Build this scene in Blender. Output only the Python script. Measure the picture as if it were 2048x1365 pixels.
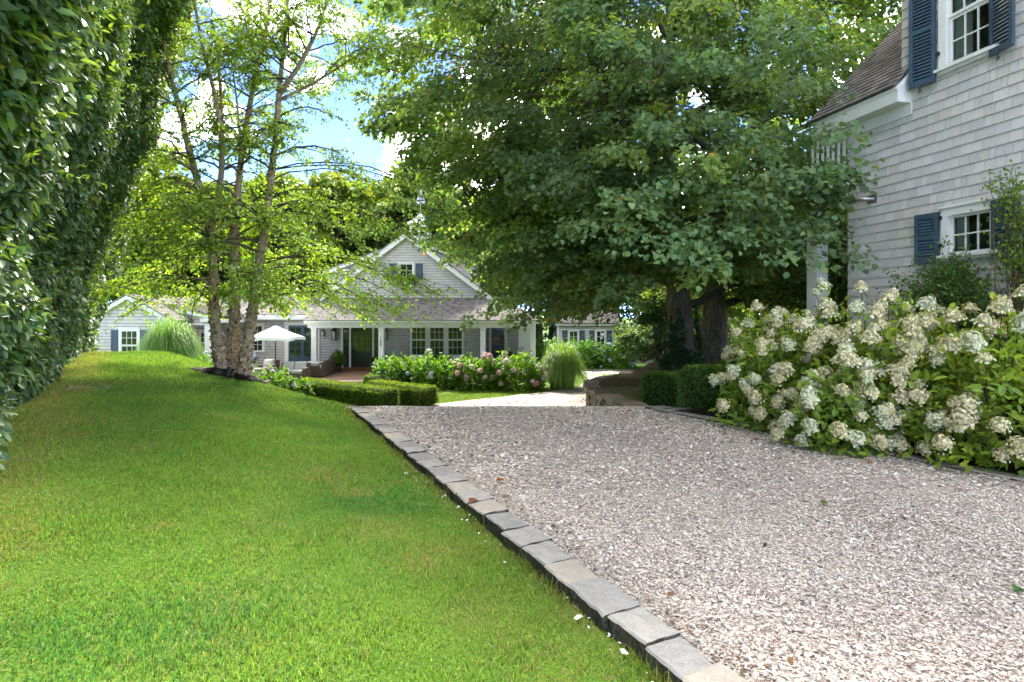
import bpy, bmesh, math, random
import numpy as np
from mathutils import Matrix, Vector
R = math.radians
random.seed(7)
rng = np.random.default_rng(7)
for o in list(bpy.data.objects):
    bpy.data.objects.remove(o)
scene = bpy.context.scene

# ------------------------------------------------------------------ camera, sky, sun, exposure
F = 20.0 / 36.0 * 2048          # focal length in photo pixels
HZ = 632.0                      # horizon row in the photo
EYE = 1.6
cam_d = bpy.data.cameras.new('camera')
cam = bpy.data.objects.new('camera', cam_d)
scene.collection.objects.link(cam)
cam.location = (0, 0, EYE)
cam.rotation_euler = (R(90), 0, 0)
cam_d.lens = 20.0
cam_d.sensor_width = 36.0
cam_d.shift_y = -(682.5 - HZ) / 2048
cam_d.clip_start = 0.05
cam_d.clip_end = 3000
scene.camera = cam

SUN_EL, SUN_AZ = 46.0, -13.0    # degrees; azimuth measured from +Y towards +X
world = bpy.data.worlds.new('World')
scene.world = world
world.use_nodes = True
wt = world.node_tree
wt.nodes.clear()
def wn(t, **kw):
    n = wt.nodes.new(t)
    for k, v in kw.items():
        setattr(n, k, v)
    return n
sky = wn('ShaderNodeTexSky', sky_type='NISHITA')
sky.sun_disc = False
sky.sun_elevation = R(SUN_EL)
sky.sun_rotation = R(SUN_AZ)
sky.air_density = 0.125
sky.dust_density = 0.0
sky.ozone_density = 2.5
tc = wn('ShaderNodeTexCoord')
mp = wn('ShaderNodeMapping')
mp.inputs['Scale'].default_value = (1.0, 1.0, 1.9)
mp.inputs['Location'].default_value = (0.9, 0.55, 0.2)
nz = wn('ShaderNodeTexNoise')
nz.inputs['Scale'].default_value = 4.2
nz.inputs['Detail'].default_value = 7.0
nz.inputs['Roughness'].default_value = 0.55
rp = wn('ShaderNodeValToRGB')
rp.color_ramp.elements[0].position = 0.525
rp.color_ramp.elements[1].position = 0.69
mx = wn('ShaderNodeMixRGB')
mx.inputs['Color2'].default_value = (11.8, 11.6, 11.3, 1)
bg = wn('ShaderNodeBackground')
bg.inputs['Strength'].default_value = 0.15
wo = wn('ShaderNodeOutputWorld')
L = wt.links.new
L(tc.outputs['Generated'], mp.inputs['Vector'])
L(mp.outputs['Vector'], nz.inputs['Vector'])
L(nz.outputs['Fac'], rp.inputs['Fac'])
L(rp.outputs['Color'], mx.inputs['Fac'])
L(sky.outputs['Color'], mx.inputs['Color1'])
L(mx.outputs['Color'], bg.inputs['Color'])
L(bg.outputs['Background'], wo.inputs['Surface'])

sun_d = bpy.data.lights.new('sun', 'SUN')
sun_d.energy = 1.5
sun_d.angle = R(10.0)
sun_d.color = (1.0, 0.94, 0.84)
sun = bpy.data.objects.new('sun', sun_d)
scene.collection.objects.link(sun)
sd = Vector((math.sin(R(SUN_AZ)) * math.cos(R(SUN_EL)), math.cos(R(SUN_AZ)) * math.cos(R(SUN_EL)), math.sin(R(SUN_EL))))
sun.rotation_euler = sd.to_track_quat('Z', 'Y').to_euler()
sun.location = sd * 60

vs = scene.view_settings
vs.view_transform = 'Standard'
vs.look = 'None'
vs.exposure = 3.55
vs.gamma = 1.0
vs.use_curve_mapping = False
scene.cycles.max_bounces = 10
scene.cycles.diffuse_bounces = 6
scene.cycles.glossy_bounces = 3
scene.cycles.transmission_bounces = 6
scene.cycles.transparent_max_bounces = 10
scene.cycles.caustics_reflective = False
scene.cycles.caustics_refractive = False

# ------------------------------------------------------------------ helpers
col = scene.collection

def at(px, py, D):
    """a point seen at photo pixel (px, py), D metres ahead"""
    return np.array([(px - 1024) * D / F, D, EYE - (py - HZ) * D / F])

def sstep(a, b, x):
    t = np.clip((np.asarray(x, float) - a) / (b - a), 0, 1)
    return t * t * (3 - 2 * t)

def link(o, parent=None):
    col.objects.link(o)
    if parent is not None:
        o.parent = parent
    return o

def tag(o, label, cat=None, group=None, kind=None):
    if label: o['label'] = label
    if cat: o['category'] = cat
    if group: o['group'] = group
    if kind: o['kind'] = kind
    return o

def thing(name, label, cat, loc=(0, 0, 0), rz=0.0, group=None):
    o = bpy.data.objects.new(name, None)
    o.empty_display_size = 0.2
    o.location = [float(v) for v in loc]
    o.rotation_euler = (0, 0, rz)
    link(o)
    return tag(o, label, cat, group)

def mesh_np(name, V, Fs, C=None, smooth=False):
    """mesh from numpy: V (n,3), Fs (m,k) equal-sized faces or list of such arrays, C (n,3) colours"""
    me = bpy.data.meshes.new(name)
    V = np.asarray(V, np.float32)
    if not isinstance(Fs, list):
        Fs = [Fs]
    idx = np.concatenate([np.asarray(f, np.int32).ravel() for f in Fs])
    tot = np.concatenate([np.full(len(f), f.shape[1], np.int32) for f in Fs])
    st = np.concatenate([[0], np.cumsum(tot)[:-1]]).astype(np.int32)
    me.vertices.add(len(V)); me.vertices.foreach_set('co', V.ravel())
    me.loops.add(len(idx)); me.loops.foreach_set('vertex_index', idx)
    me.polygons.add(len(tot)); me.polygons.foreach_set('loop_start', st)
    if smooth:
        me.polygons.foreach_set('use_smooth', np.ones(len(tot), bool))
    if C is not None:
        a = me.attributes.new('Col', 'FLOAT_COLOR', 'POINT')
        c = np.ones((len(V), 4), np.float32); c[:, :3] = C
        a.data.foreach_set('color', c.ravel())
    me.update(calc_edges=True)
    if not smooth: me.shade_flat()
    return me

def mobj(name, me, m, parent=None, loc=None):
    if m is not None and len(me.materials) == 0:
        me.materials.append(m)
    o = bpy.data.objects.new(name, me)
    if loc is not None:
        o.location = [float(v) for v in loc]
    return link(o, parent)

class MB:
    def __init__(s):
        s.v = []; s.f = []
    def quad(s, a, b, c, d):
        n = len(s.v); s.v += [tuple(map(float, p)) for p in (a, b, c, d)]; s.f.append((n, n + 1, n + 2, n + 3)); return s
    def poly(s, pts):
        n = len(s.v); s.v += [tuple(map(float, p)) for p in pts]; s.f.append(tuple(range(n, n + len(pts)))); return s
    def hexa(s, p):
        n = len(s.v); s.v += [tuple(map(float, q)) for q in p]
        for f in ((3, 2, 1, 0), (4, 5, 6, 7), (0, 1, 5, 4), (1, 2, 6, 5), (2, 3, 7, 6), (3, 0, 4, 7)):
            s.f.append(tuple(n + i for i in f))
        return s
    def box(s, x0, x1, y0, y1, z0, z1, M=None):
        p = [(x0, y0, z0), (x1, y0, z0), (x1, y1, z0), (x0, y1, z0), (x0, y0, z1), (x1, y0, z1), (x1, y1, z1), (x0, y1, z1)]
        if M is not None:
            p = [tuple(M @ Vector(q)) for q in p]
        return s.hexa(p)
    def prism(s, pts, d):
        """closed outline pts (3d) extruded by vector d"""
        n = len(s.v); k = len(pts); d = np.asarray(d, float)
        s.v += [tuple(map(float, p)) for p in pts]; s.v += [tuple(np.asarray(p, float) + d) for p in pts]
        s.f.append(tuple(n + i for i in reversed(range(k)))); s.f.append(tuple(n + k + i for i in range(k)))
        for i in range(k):
            j = (i + 1) % k
            s.f.append((n + i, n + j, n + k + j, n + k + i))
        return s
    def tube(s, pts, rad, n=8, cap=True):
        pts = [Vector(p) for p in pts]
        if not hasattr(rad, '__len__'): rad = [rad] * len(pts)
        base = len(s.v); prev = None
        for i, p in enumerate(pts):
            t = (pts[min(i + 1, len(pts) - 1)] - pts[max(i - 1, 0)])
            t = t.normalized() if t.length > 1e-9 else Vector((0, 0, 1))
            if prev is None:
                a = t.orthogonal().normalized()
            else:
                a = (prev - t * prev.dot(t)); a = a.normalized() if a.length > 1e-6 else t.orthogonal().normalized()
            prev = a; b = t.cross(a)
            for k in range(n):
                w = 2 * math.pi * k / n
                s.v.append(tuple(p + (a * math.cos(w) + b * math.sin(w)) * rad[i]))
        for i in range(len(pts) - 1):
            for k in range(n):
                k2 = (k + 1) % n
                s.f.append((base + i * n + k, base + i * n + k2, base + (i + 1) * n + k2, base + (i + 1) * n + k))
        if cap:
            s.f.append(tuple(base + k for k in reversed(range(n))))
            e = base + (len(pts) - 1) * n
            s.f.append(tuple(e + k for k in range(n)))
        return s
    def lathe(s, prof, c=(0, 0, 0), n=16):
        base = len(s.v)
        for r, z in prof:
            for k in range(n):
                w = 2 * math.pi * k / n
                s.v.append((c[0] + r * math.cos(w), c[1] + r * math.sin(w), c[2] + z))
        for i in range(len(prof) - 1):
            for k in range(n):
                k2 = (k + 1) % n
                s.f.append((base + i * n + k, base + i * n + k2, base + (i + 1) * n + k2, base + (i + 1) * n + k))
        s.f.append(tuple(base + k for k in reversed(range(n))))
        e = base + (len(prof) - 1) * n
        s.f.append(tuple(e + k for k in range(n)))
        return s
    def mesh(s, name, off=(0, 0, 0), smooth=False, bevel=0.0):
        me = bpy.data.meshes.new(name)
        v = [(p[0] - off[0], p[1] - off[1], p[2] - off[2]) for p in s.v]
        me.from_pydata(v, [], s.f)
        if bevel > 0:
            bm = bmesh.new(); bm.from_mesh(me)
            bmesh.ops.remove_doubles(bm, verts=bm.verts, dist=1e-5)
            bmesh.ops.bevel(bm, geom=list(bm.edges), offset=bevel, segments=1, affect='EDGES')
            bm.to_mesh(me); bm.free()
        if smooth:
            for p in me.polygons: p.use_smooth = True
        me.update()
        return me
    def build(s, name, m, parent=None, off=None, smooth=False, bevel=0.0, label=None):
        if off is None:
            off = tuple(parent.location) if parent is not None and parent.parent is None and abs(parent.rotation_euler.z) < 1e-9 else (0, 0, 0)
        o = mobj(name, s.mesh(name, off, smooth, bevel), m, parent)
        if label: o['label'] = label
        return o

def root_off(o):
    while o.parent is not None: o = o.parent
    return tuple(o.location)

# ------------------------------------------------------------------ materials
def newmat(name):
    m = bpy.data.materials.new(name); m.use_nodes = True
    nt = m.node_tree; b = nt.nodes['Principled BSDF']
    return m, nt, b

def ramp(nt, fac, stops):
    r = nt.nodes.new('ShaderNodeValToRGB')
    e = r.color_ramp.elements
    while len(e) < len(stops): e.new(0.5)
    for i, (p, c) in enumerate(stops):
        e[i].position = p; e[i].color = (*c, 1)
    nt.links.new(fac, r.inputs['Fac'])
    return r.outputs['Color']

def noise(nt, scale, detail=4, rough=0.55, vec=None, dist=0.0):
    n = nt.nodes.new('ShaderNodeTexNoise')
    n.inputs['Scale'].default_value = scale; n.inputs['Detail'].default_value = detail
    n.inputs['Roughness'].default_value = rough; n.inputs['Distortion'].default_value = dist
    if vec is not None: nt.links.new(vec, n.inputs['Vector'])
    return n.outputs['Fac']

def coords(nt, scale=(1, 1, 1), kind='Object'):
    t = nt.nodes.new('ShaderNodeTexCoord'); mpn = nt.nodes.new('ShaderNodeMapping')
    mpn.inputs['Scale'].default_value = scale
    nt.links.new(t.outputs[kind], mpn.inputs['Vector'])
    return mpn.outputs['Vector']

def bump(nt, b, h, strength=0.4, dist=0.02):
    bn = nt.nodes.new('ShaderNodeBump')
    bn.inputs['Strength'].default_value = strength; bn.inputs['Distance'].default_value = dist
    nt.links.new(h, bn.inputs['Height']); nt.links.new(bn.outputs['Normal'], b.inputs['Normal'])

def mixc(nt, fac, a, b, mode='MIX'):
    n = nt.nodes.new('ShaderNodeMixRGB'); n.blend_type = mode
    for s, v in (('Fac', fac), ('Color1', a), ('Color2', b)):
        if isinstance(v, (int, float)): n.inputs[s].default_value = v
        elif isinstance(v, tuple): n.inputs[s].default_value = (*v, 1)
        else: nt.links.new(v, n.inputs[s])
    return n.outputs['Color']

def m_plain(name, c, rough=0.6, var=0.12, scale=6.0, bmp=0.1, metal=0.0, spec=0.4, stretch=(1, 1, 1)):
    m, nt, b = newmat(name)
    v = coords(nt, stretch)
    f = noise(nt, scale, 5, 0.6, v)
    lo = tuple(x * (1 - var) for x in c); hi = tuple(min(1, x * (1 + var)) for x in c)
    nt.links.new(ramp(nt, f, [(0.3, lo), (0.7, hi)]), b.inputs['Base Color'])
    b.inputs['Roughness'].default_value = rough; b.inputs['Metallic'].default_value = metal
    b.inputs['Specular IOR Level'].default_value = spec
    if bmp: bump(nt, b, noise(nt, scale * 6, 3, 0.6, v), bmp, 0.01)
    return m

def m_attr(name, rough=0.8, var=0.2, scale=30, stretch=(1, 1, 1), bmp=0.25, spec=0.2):
    """base colour from the piece's own Col attribute with grain"""
    m, nt, b = newmat(name)
    a = nt.nodes.new('ShaderNodeAttribute'); a.attribute_name = 'Col'
    v = coords(nt, stretch)
    f = noise(nt, scale, 4, 0.6, v)
    g = ramp(nt, f, [(0.25, (1 - var,) * 3), (0.75, (1 + var,) * 3)])
    nt.links.new(mixc(nt, 1.0, a.outputs['Color'], g, 'MULTIPLY'), b.inputs['Base Color'])
    b.inputs['Roughness'].default_value = rough; b.inputs['Specular IOR Level'].default_value = spec
    if bmp: bump(nt, b, f, bmp, 0.005)
    return m

def m_leaf(name, rough=0.5, spec=0.35, trans=0.4, tint=(1.5, 1.35, 0.5)):
    m, nt, b = newmat(name)
    a = nt.nodes.new('ShaderNodeAttribute'); a.attribute_name = 'Col'
    nt.links.new(a.outputs['Color'], b.inputs['Base Color'])
    b.inputs['Roughness'].default_value = rough; b.inputs['Specular IOR Level'].default_value = spec
    t = nt.nodes.new('ShaderNodeBsdfTranslucent')
    nt.links.new(mixc(nt, 1.0, a.outputs['Color'], tint, 'MULTIPLY'), t.inputs['Color'])
    mix = nt.nodes.new('ShaderNodeMixShader'); mix.inputs['Fac'].default_value = trans
    out = nt.nodes['Material Output']
    nt.links.new(b.outputs['BSDF'], mix.inputs[1]); nt.links.new(t.outputs['BSDF'], mix.inputs[2])
    nt.links.new(mix.outputs['Shader'], out.inputs['Surface'])
    return m

M = {}
M['leaf'] = m_leaf('leaf', 0.55, 0.3, 0.48, (1.35, 1.35, 0.5))
M['leaf_gloss'] = m_leaf('leaf_glossy', 0.5, 0.4, 0.34, (1.5, 1.45, 0.45))
M['leaf_birch'] = m_leaf('leaf_birch', 0.5, 0.3, 0.5, (1.3, 1.3, 0.45))
M['leaf_far'] = m_leaf('leaf_far', 0.6, 0.2, 0.42)
M['grass'] = m_leaf('grass_blade', 0.5, 0.25, 0.4, (1.3, 1.3, 0.5))
M['petal'] = m_leaf('petal', 0.6, 0.2, 0.3, (1.05, 1.05, 0.9))
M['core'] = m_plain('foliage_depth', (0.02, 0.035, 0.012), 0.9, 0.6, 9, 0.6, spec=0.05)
M['shingle'] = m_attr('cedar_shingle', 0.85, 0.13, 6, (22, 22, 0.8), 0.12, 0.12)
M['roof'] = m_attr('roof_shingle', 0.85, 0.3, 10, (5, 1, 1), 0.4, 0.12)
M['white'] = m_plain('white_paint', (0.68, 0.67, 0.63), 0.5, 0.05, 3, 0.05)
M['navy'] = m_plain('navy_paint', (0.038, 0.068, 0.098), 0.42, 0.2, 5, 0.08, spec=0.45)
M['door'] = m_plain('dark_door_paint', (0.014, 0.022, 0.022), 0.35, 0.3, 4, 0.03, spec=0.5)
M['iron'] = m_plain('black_iron', (0.015, 0.015, 0.017), 0.45, 0.3, 20, 0.2, spec=0.5)
M['bronze'] = m_plain('lantern_bronze', (0.06, 0.05, 0.035), 0.4, 0.3, 10, 0.1, metal=0.6)
M['glassdark'] = m_plain('window_glass', (0.02, 0.032, 0.018), 0.06, 0.7, 1.3, 0.0, spec=0.5)
M['lampglass'] = m_plain('lantern_glass', (0.45, 0.43, 0.36), 0.15, 0.1, 5, 0.0)
M['steel'] = m_plain('stainless_pipe', (0.45, 0.44, 0.42), 0.28, 0.25, 12, 0.1, metal=0.9, stretch=(1, 6, 1))
M['deck'] = m_attr('deck_board', 0.7, 0.2, 12, (1, 8, 8), 0.2)
def m_granite():
    m = m_attr('granite', 0.88, 0.38, 85, (1, 1, 1), 0.7, 0.15)
    nt = m.node_tree; b = nt.nodes['Principled BSDF']
    src = b.inputs['Base Color'].links[0].from_socket
    ge = nt.nodes.new('ShaderNodeNewGeometry'); sp = nt.nodes.new('ShaderNodeSeparateXYZ')
    nt.links.new(ge.outputs['True Normal'], sp.inputs['Vector'])
    v = coords(nt)
    side = ramp(nt, sp.outputs['Z'], [(0.35, (1, 1, 1)), (0.75, (0, 0, 0))])     # lichen and soil staining on the split sides
    pat = ramp(nt, noise(nt, 16, 6, 0.7, v), [(0.30, (0.5, 0.5, 0.5)), (0.50, (1, 1, 1))])
    lich = ramp(nt, noise(nt, 9, 5, 0.7, v), [(0.4, (0.03, 0.026, 0.018)), (0.68, (0.10, 0.09, 0.062))])
    nt.links.new(mixc(nt, mixc(nt, 1.0, side, pat, 'MULTIPLY'), src, lich), b.inputs['Base Color'])
    return m
M['granite'] = m_granite()
M['fieldstone'] = m_attr('fieldstone', 0.9, 0.35, 22, (1, 1, 0.6), 0.7, 0.1)
M['wicker'] = m_plain('wicker', (0.09, 0.065, 0.045), 0.7, 0.4, 60, 0.8)
M['cushion'] = m_plain('cushion_fabric', (0.42, 0.41, 0.38), 0.9, 0.1, 8, 0.2, spec=0.1)
M['pillow'] = m_plain('pillow_fabric', (0.62, 0.6, 0.54), 0.9, 0.08, 8, 0.2, spec=0.1)
M['canvas'] = m_plain('umbrella_canvas', (0.78, 0.78, 0.76), 0.85, 0.04, 3, 0.05, spec=0.1)
M['teak'] = m_plain('teak', (0.16, 0.07, 0.03), 0.5, 0.3, 10, 0.15, stretch=(1, 1, 0.1))
M['greywood'] = m_plain('weathered_wood', (0.27, 0.25, 0.22), 0.85, 0.3, 12, 0.3, stretch=(4, 4, 0.4))
M['pot'] = m_plain('planter_clay', (0.05, 0.045, 0.04), 0.7, 0.3, 8, 0.2)
M['room'] = m_plain('room_wall', (0.22, 0.23, 0.24), 0.9, 0.3, 2, 0.0)
M['curtain'] = m_plain('curtain_cloth', (0.78, 0.80, 0.74), 0.9, 0.1, 6, 0.1, stretch=(8, 1, 0.3))
M['blind'] = m_plain('roman_blind', (0.42, 0.50, 0.40), 0.9, 0.15, 5, 0.1, stretch=(1, 1, 6))
M['lead'] = m_plain('lead_sheet', (0.40, 0.42, 0.43), 0.5, 0.12, 4, 0.1, metal=0.3)
M['stem'] = m_plain('woody_stem', (0.09, 0.06, 0.035), 0.85, 0.4, 30, 0.4, spec=0.1)
M['mulch'] = m_plain('bark_mulch', (0.022, 0.017, 0.013), 0.95, 0.7, 40, 1.0, spec=0.05)

def m_glass():
    m, nt, b = newmat('clear_pane')
    t = nt.nodes.new('ShaderNodeBsdfTransparent'); t.inputs['Color'].default_value = (0.85, 0.9, 0.87, 1)
    g = nt.nodes.new('ShaderNodeBsdfGlossy'); g.inputs['Roughness'].default_value = 0.03
    fr = nt.nodes.new('ShaderNodeFresnel'); fr.inputs['IOR'].default_value = 1.55
    mix = nt.nodes.new('ShaderNodeMixShader')
    nt.links.new(fr.outputs['Fac'], mix.inputs['Fac']); nt.links.new(t.outputs['BSDF'], mix.inputs[1]); nt.links.new(g.outputs['BSDF'], mix.inputs[2])
    nt.links.new(mix.outputs['Shader'], nt.nodes['Material Output'].inputs['Surface'])
    return m
M['glass'] = m_glass()

def m_ground_grass():
    m, nt, b = newmat('lawn_soil_and_grass')
    v = coords(nt)
    big = noise(nt, 0.9, 5, 0.6, v); fine = noise(nt, 55, 4, 0.7, v)
    c1 = ramp(nt, big, [(0.30, (0.07, 0.15, 0.015)), (0.55, (0.11, 0.20, 0.022)), (0.72, (0.20, 0.19, 0.06))])
    c2 = ramp(nt, fine, [(0.3, (0.45, 0.5, 0.45)), (0.7, (1.35, 1.3, 1.2))])
    nt.links.new(mixc(nt, 1.0, c1, c2, 'MULTIPLY'), b.inputs['Base Color'])
    b.inputs['Roughness'].default_value = 0.9; b.inputs['Specular IOR Level'].default_value = 0.1
    bump(nt, b, fine, 0.8, 0.03)
    return m
M['lawn'] = m_ground_grass()

def m_shell_drive():
    m, nt, b = newmat('crushed_shell')
    v = coords(nt, (1, 1, 1))
    wn_ = nt.nodes.new('ShaderNodeTexNoise'); wn_.inputs['Scale'].default_value = 30
    nt.links.new(v, wn_.inputs['Vector'])
    def vor(scale):
        n = nt.nodes.new('ShaderNodeTexVoronoi'); n.inputs['Scale'].default_value = scale; n.inputs['Randomness'].default_value = 1.0
        nt.links.new(mixc(nt, 0.03, v, wn_.outputs['Color'], 'ADD'), n.inputs['Vector'])
        return n
    a = vor(42); d = vor(95)
    sep = nt.nodes.new('ShaderNodeSeparateColor'); nt.links.new(a.outputs['Color'], sep.inputs['Color'])
    sep2 = nt.nodes.new('ShaderNodeSeparateColor'); nt.links.new(d.outputs['Color'], sep2.inputs['Color'])
    stops = [(0.0, (0.07, 0.055, 0.05)), (0.18, (0.19, 0.155, 0.135)), (0.4, (0.33, 0.28, 0.24)), (0.7, (0.43, 0.385, 0.34)), (1.0, (0.58, 0.53, 0.48))]
    c1 = ramp(nt, sep.outputs['Red'], stops); c2 = ramp(nt, sep2.outputs['Red'], stops)
    c = mixc(nt, 0.5, c1, c2)
    wear = ramp(nt, noise(nt, 0.8, 4, 0.6, v), [(0.3, (0.86, 0.84, 0.83)), (0.7, (1.06, 1.05, 1.04))])
    nt.links.new(mixc(nt, 1.0, c, wear, 'MULTIPLY'), b.inputs['Base Color'])
    b.inputs['Roughness'].default_value = 0.8; b.inputs['Specular IOR Level'].default_value = 0.2
    hh = mixc(nt, 0.5, a.outputs['Distance'], sep2.outputs['Green'])
    bump(nt, b, hh, 0.9, 0.012)
    return m
M['drive'] = m_shell_drive()

def m_bark(name, stops, sc=(9, 9, 1.2), scale=3.0, strength=1.0, dist=0.05):
    m, nt, b = newmat(name)
    v = coords(nt, sc)
    f = noise(nt, scale, 8, 0.65, v, 0.6)
    nt.links.new(ramp(nt, f, stops), b.inputs['Base Color'])
    b.inputs['Roughness'].default_value = 0.9; b.inputs['Specular IOR Level'].default_value = 0.1
    bump(nt, b, f, strength, dist)
    return m
M['bark'] = m_bark('linden_bark', [(0.3, (0.045, 0.037, 0.027)), (0.5, (0.16, 0.135, 0.10)), (0.72, (0.34, 0.295, 0.22))], (9, 9, 1.0), 3.2, 1.0, 0.06)
M['branch'] = m_bark('branch_bark', [(0.3, (0.05, 0.04, 0.03)), (0.7, (0.15, 0.125, 0.095))], (6, 6, 3), 4, 0.6, 0.02)
M['birch'] = m_bark('birch_bark', [(0.28, (0.06, 0.04, 0.023)), (0.38, (0.20, 0.125, 0.07)), (0.48, (0.40, 0.285, 0.175)), (0.66, (0.56, 0.44, 0.31))], (4, 4, 5), 2.6, 0.8, 0.04)
M['peel'] = m_attr('peeling_bark', 0.8, 0.3, 20)

# ------------------------------------------------------------------ leaf clouds
def unit(a):
    return a / np.maximum(np.linalg.norm(a, axis=-1, keepdims=True), 1e-9)

def leaf_arrays(P, D, N, Ln, Wd, fold=0.18, curl=0.12):
    P = np.asarray(P, float); n = len(P)
    D = unit(D); S = unit(np.cross(D, N)); N = np.cross(S, D)
    Ln = np.broadcast_to(np.asarray(Ln, float), (n,))[:, None]; Wd = np.broadcast_to(np.asarray(Wd, float), (n,))[:, None]
    up = N * Wd * fold; dn = N * Ln * curl
    r1 = P + D * Ln * .3 + S * Wd * .5 + up
    r2 = P + D * Ln * .68 + S * Wd * .40 + up * .8 - dn * .4
    tip = P + D * Ln - dn
    l2 = P + D * Ln * .68 - S * Wd * .40 + up * .8 - dn * .4
    l1 = P + D * Ln * .3 - S * Wd * .5 + up
    V = np.stack([P, r1, r2, tip, l2, l1], 1).reshape(-1, 3)
    b = (np.arange(n) * 6)[:, None]
    Fc = np.concatenate([b + np.array([[0, 1, 2, 3]]), b + np.array([[0, 3, 4, 5]])], 1).reshape(-1, 4)
    return V, Fc

def kite_arrays(P, D, N, Ln, Wd, fold=0.12, curl=0.12):
    P = np.asarray(P, float); n = len(P)
    D = unit(D); S = unit(np.cross(D, N)); N = np.cross(S, D)
    Ln = np.broadcast_to(np.asarray(Ln, float), (n,))[:, None]; Wd = np.broadcast_to(np.asarray(Wd, float), (n,))[:, None]
    mid = P + D * Ln * .42 + N * Wd * fold
    V = np.stack([P, mid + S * Wd * .56, P + D * Ln - N * Ln * curl, mid - S * Wd * .56], 1).reshape(-1, 3)
    return V, (np.arange(n) * 4)[:, None] + np.array([[0, 1, 2, 3]])

def leaves(name, P, D, N, Ln, Wd, C, m, parent, off=None, fold=.18, curl=.12, kind='stuff', far=None):
    """one mass of leaves; those farther than FAR metres from the camera get fewer faces"""
    off = root_off(parent) if off is None else off
    if far is not None:
        n = len(P); Ln = np.broadcast_to(np.asarray(Ln, float), (n,)); Wd = np.broadcast_to(np.asarray(Wd, float), (n,))
        f = P[:, 1] > far; q = ~f
        V1, F1 = leaf_arrays(P[q], D[q], N[q], Ln[q], Wd[q], fold, curl); V2, F2 = kite_arrays(P[f], D[f], N[f], Ln[f], Wd[f], fold, curl)
        V = np.concatenate([V1, V2]); Fc = np.concatenate([F1, F2 + len(V1)]); CC = np.concatenate([np.repeat(C[q], 6, 0), np.repeat(C[f], 4, 0)])
        o = mobj(name, mesh_np(name, V - np.asarray(off), Fc, CC, True), m, parent)
        if kind: o['kind'] = kind
        return o
    V, Fc = leaf_arrays(P, D, N, Ln, Wd, fold, curl)
    o = mobj(name, mesh_np(name, V - np.asarray(off), Fc, np.repeat(C, 6, 0), True), m, parent)
    if kind: o['kind'] = kind
    return o

def rnd_unit(n, r=rng):
    return unit(r.normal(size=(n, 3)))

def vary(base, n, amt=0.25, hue=0.12, r=rng):
    """n colour variants of a base colour"""
    k = 1 + amt * r.normal(size=(n, 1)).clip(-2, 2)
    h = hue * r.normal(size=(n, 1)).clip(-2, 2)
    c = np.asarray(base, float)[None] * k
    c = c * np.concatenate([1 + h, 1 + h * .2, 1 - h], 1)
    return c.clip(0.004, 0.95)

def vnoise(p, s=1.0, seed=0.0):
    """cheap smooth pseudo-noise in -1..1 on (n,k) points"""
    p = np.asarray(p, float) * s + seed
    x, y = p[..., 0], p[..., 1]; z = p[..., 2] if p.shape[-1] > 2 else 0 * x
    return (np.sin(1.7 * x + 1.3 * np.sin(1.1 * y + .7 * z) + .3) + np.sin(2.3 * y + 1.1 * np.sin(1.9 * z + .6 * x) + 1.7)
            + np.sin(2.9 * z + 1.7 * np.sin(1.3 * x - .8 * y) + 4.1) + .6 * np.sin(4.7 * x - 3.9 * y + 5.1 * z)) / 3.6

def shingle_arrays(O, X, U, N, x0f, x1f, Lh, expo, wmin, wmax, thick, base, skip=(), amt=.13, r=rng, lap=.35, warm=.015, rag=.0012, gap=.003):
    """rows of tapered shingles on a plane; returns (n,8,3) corners, (n,3) colours, (n,4) boxes"""
    O, X, U, N = [np.asarray(a, float) for a in (O, X, U, N)]
    Q = []; B = []
    rows = int(math.ceil(Lh / expo - 1e-6))
    for i in range(rows):
        t0 = i * expo; t1 = min(t0 + expo * (1 + lap), Lh)
        a, b = x0f(min(t0 + expo * .5, Lh)), x1f(min(t0 + expo * .5, Lh))
        if b - a < .02: continue
        x = a - r.uniform(0, wmax)
        while x < b:
            w = r.uniform(wmin, wmax); xa, xb = max(x, a), min(x + w - gap, b); x += w
            if xb - xa < .012: continue
            xm = (xa + xb) / 2; tm = t0 + expo * .5
            if any(s[0] < xm < s[1] and s[2] < tm < s[3] for s in skip): continue
            jit = r.uniform(-1, 1) * rag; th = thick * r.uniform(.92, 1.1)
            Q.append((xa, xb, t0 + jit, t1, th)); B.append((xa, xb, t0, t0 + expo))
    Q = np.array(Q)
    def pt(x, t, h): return O + X * x[:, None] + U * t[:, None] + N * h[:, None]
    xa, xb, t0, t1, th = Q.T; z0 = np.full(len(Q), .001)
    V = np.stack([pt(xa, t0, z0), pt(xb, t0, z0), pt(xb, t1, z0), pt(xa, t1, z0), pt(xa, t0, th), pt(xb, t0, th), pt(xb, t1, th * .12 + .001), pt(xa, t1, th * .12 + .001)], 1)
    C = vary(base, len(Q), amt, warm, r)
    return V, C, np.array(B)

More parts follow.
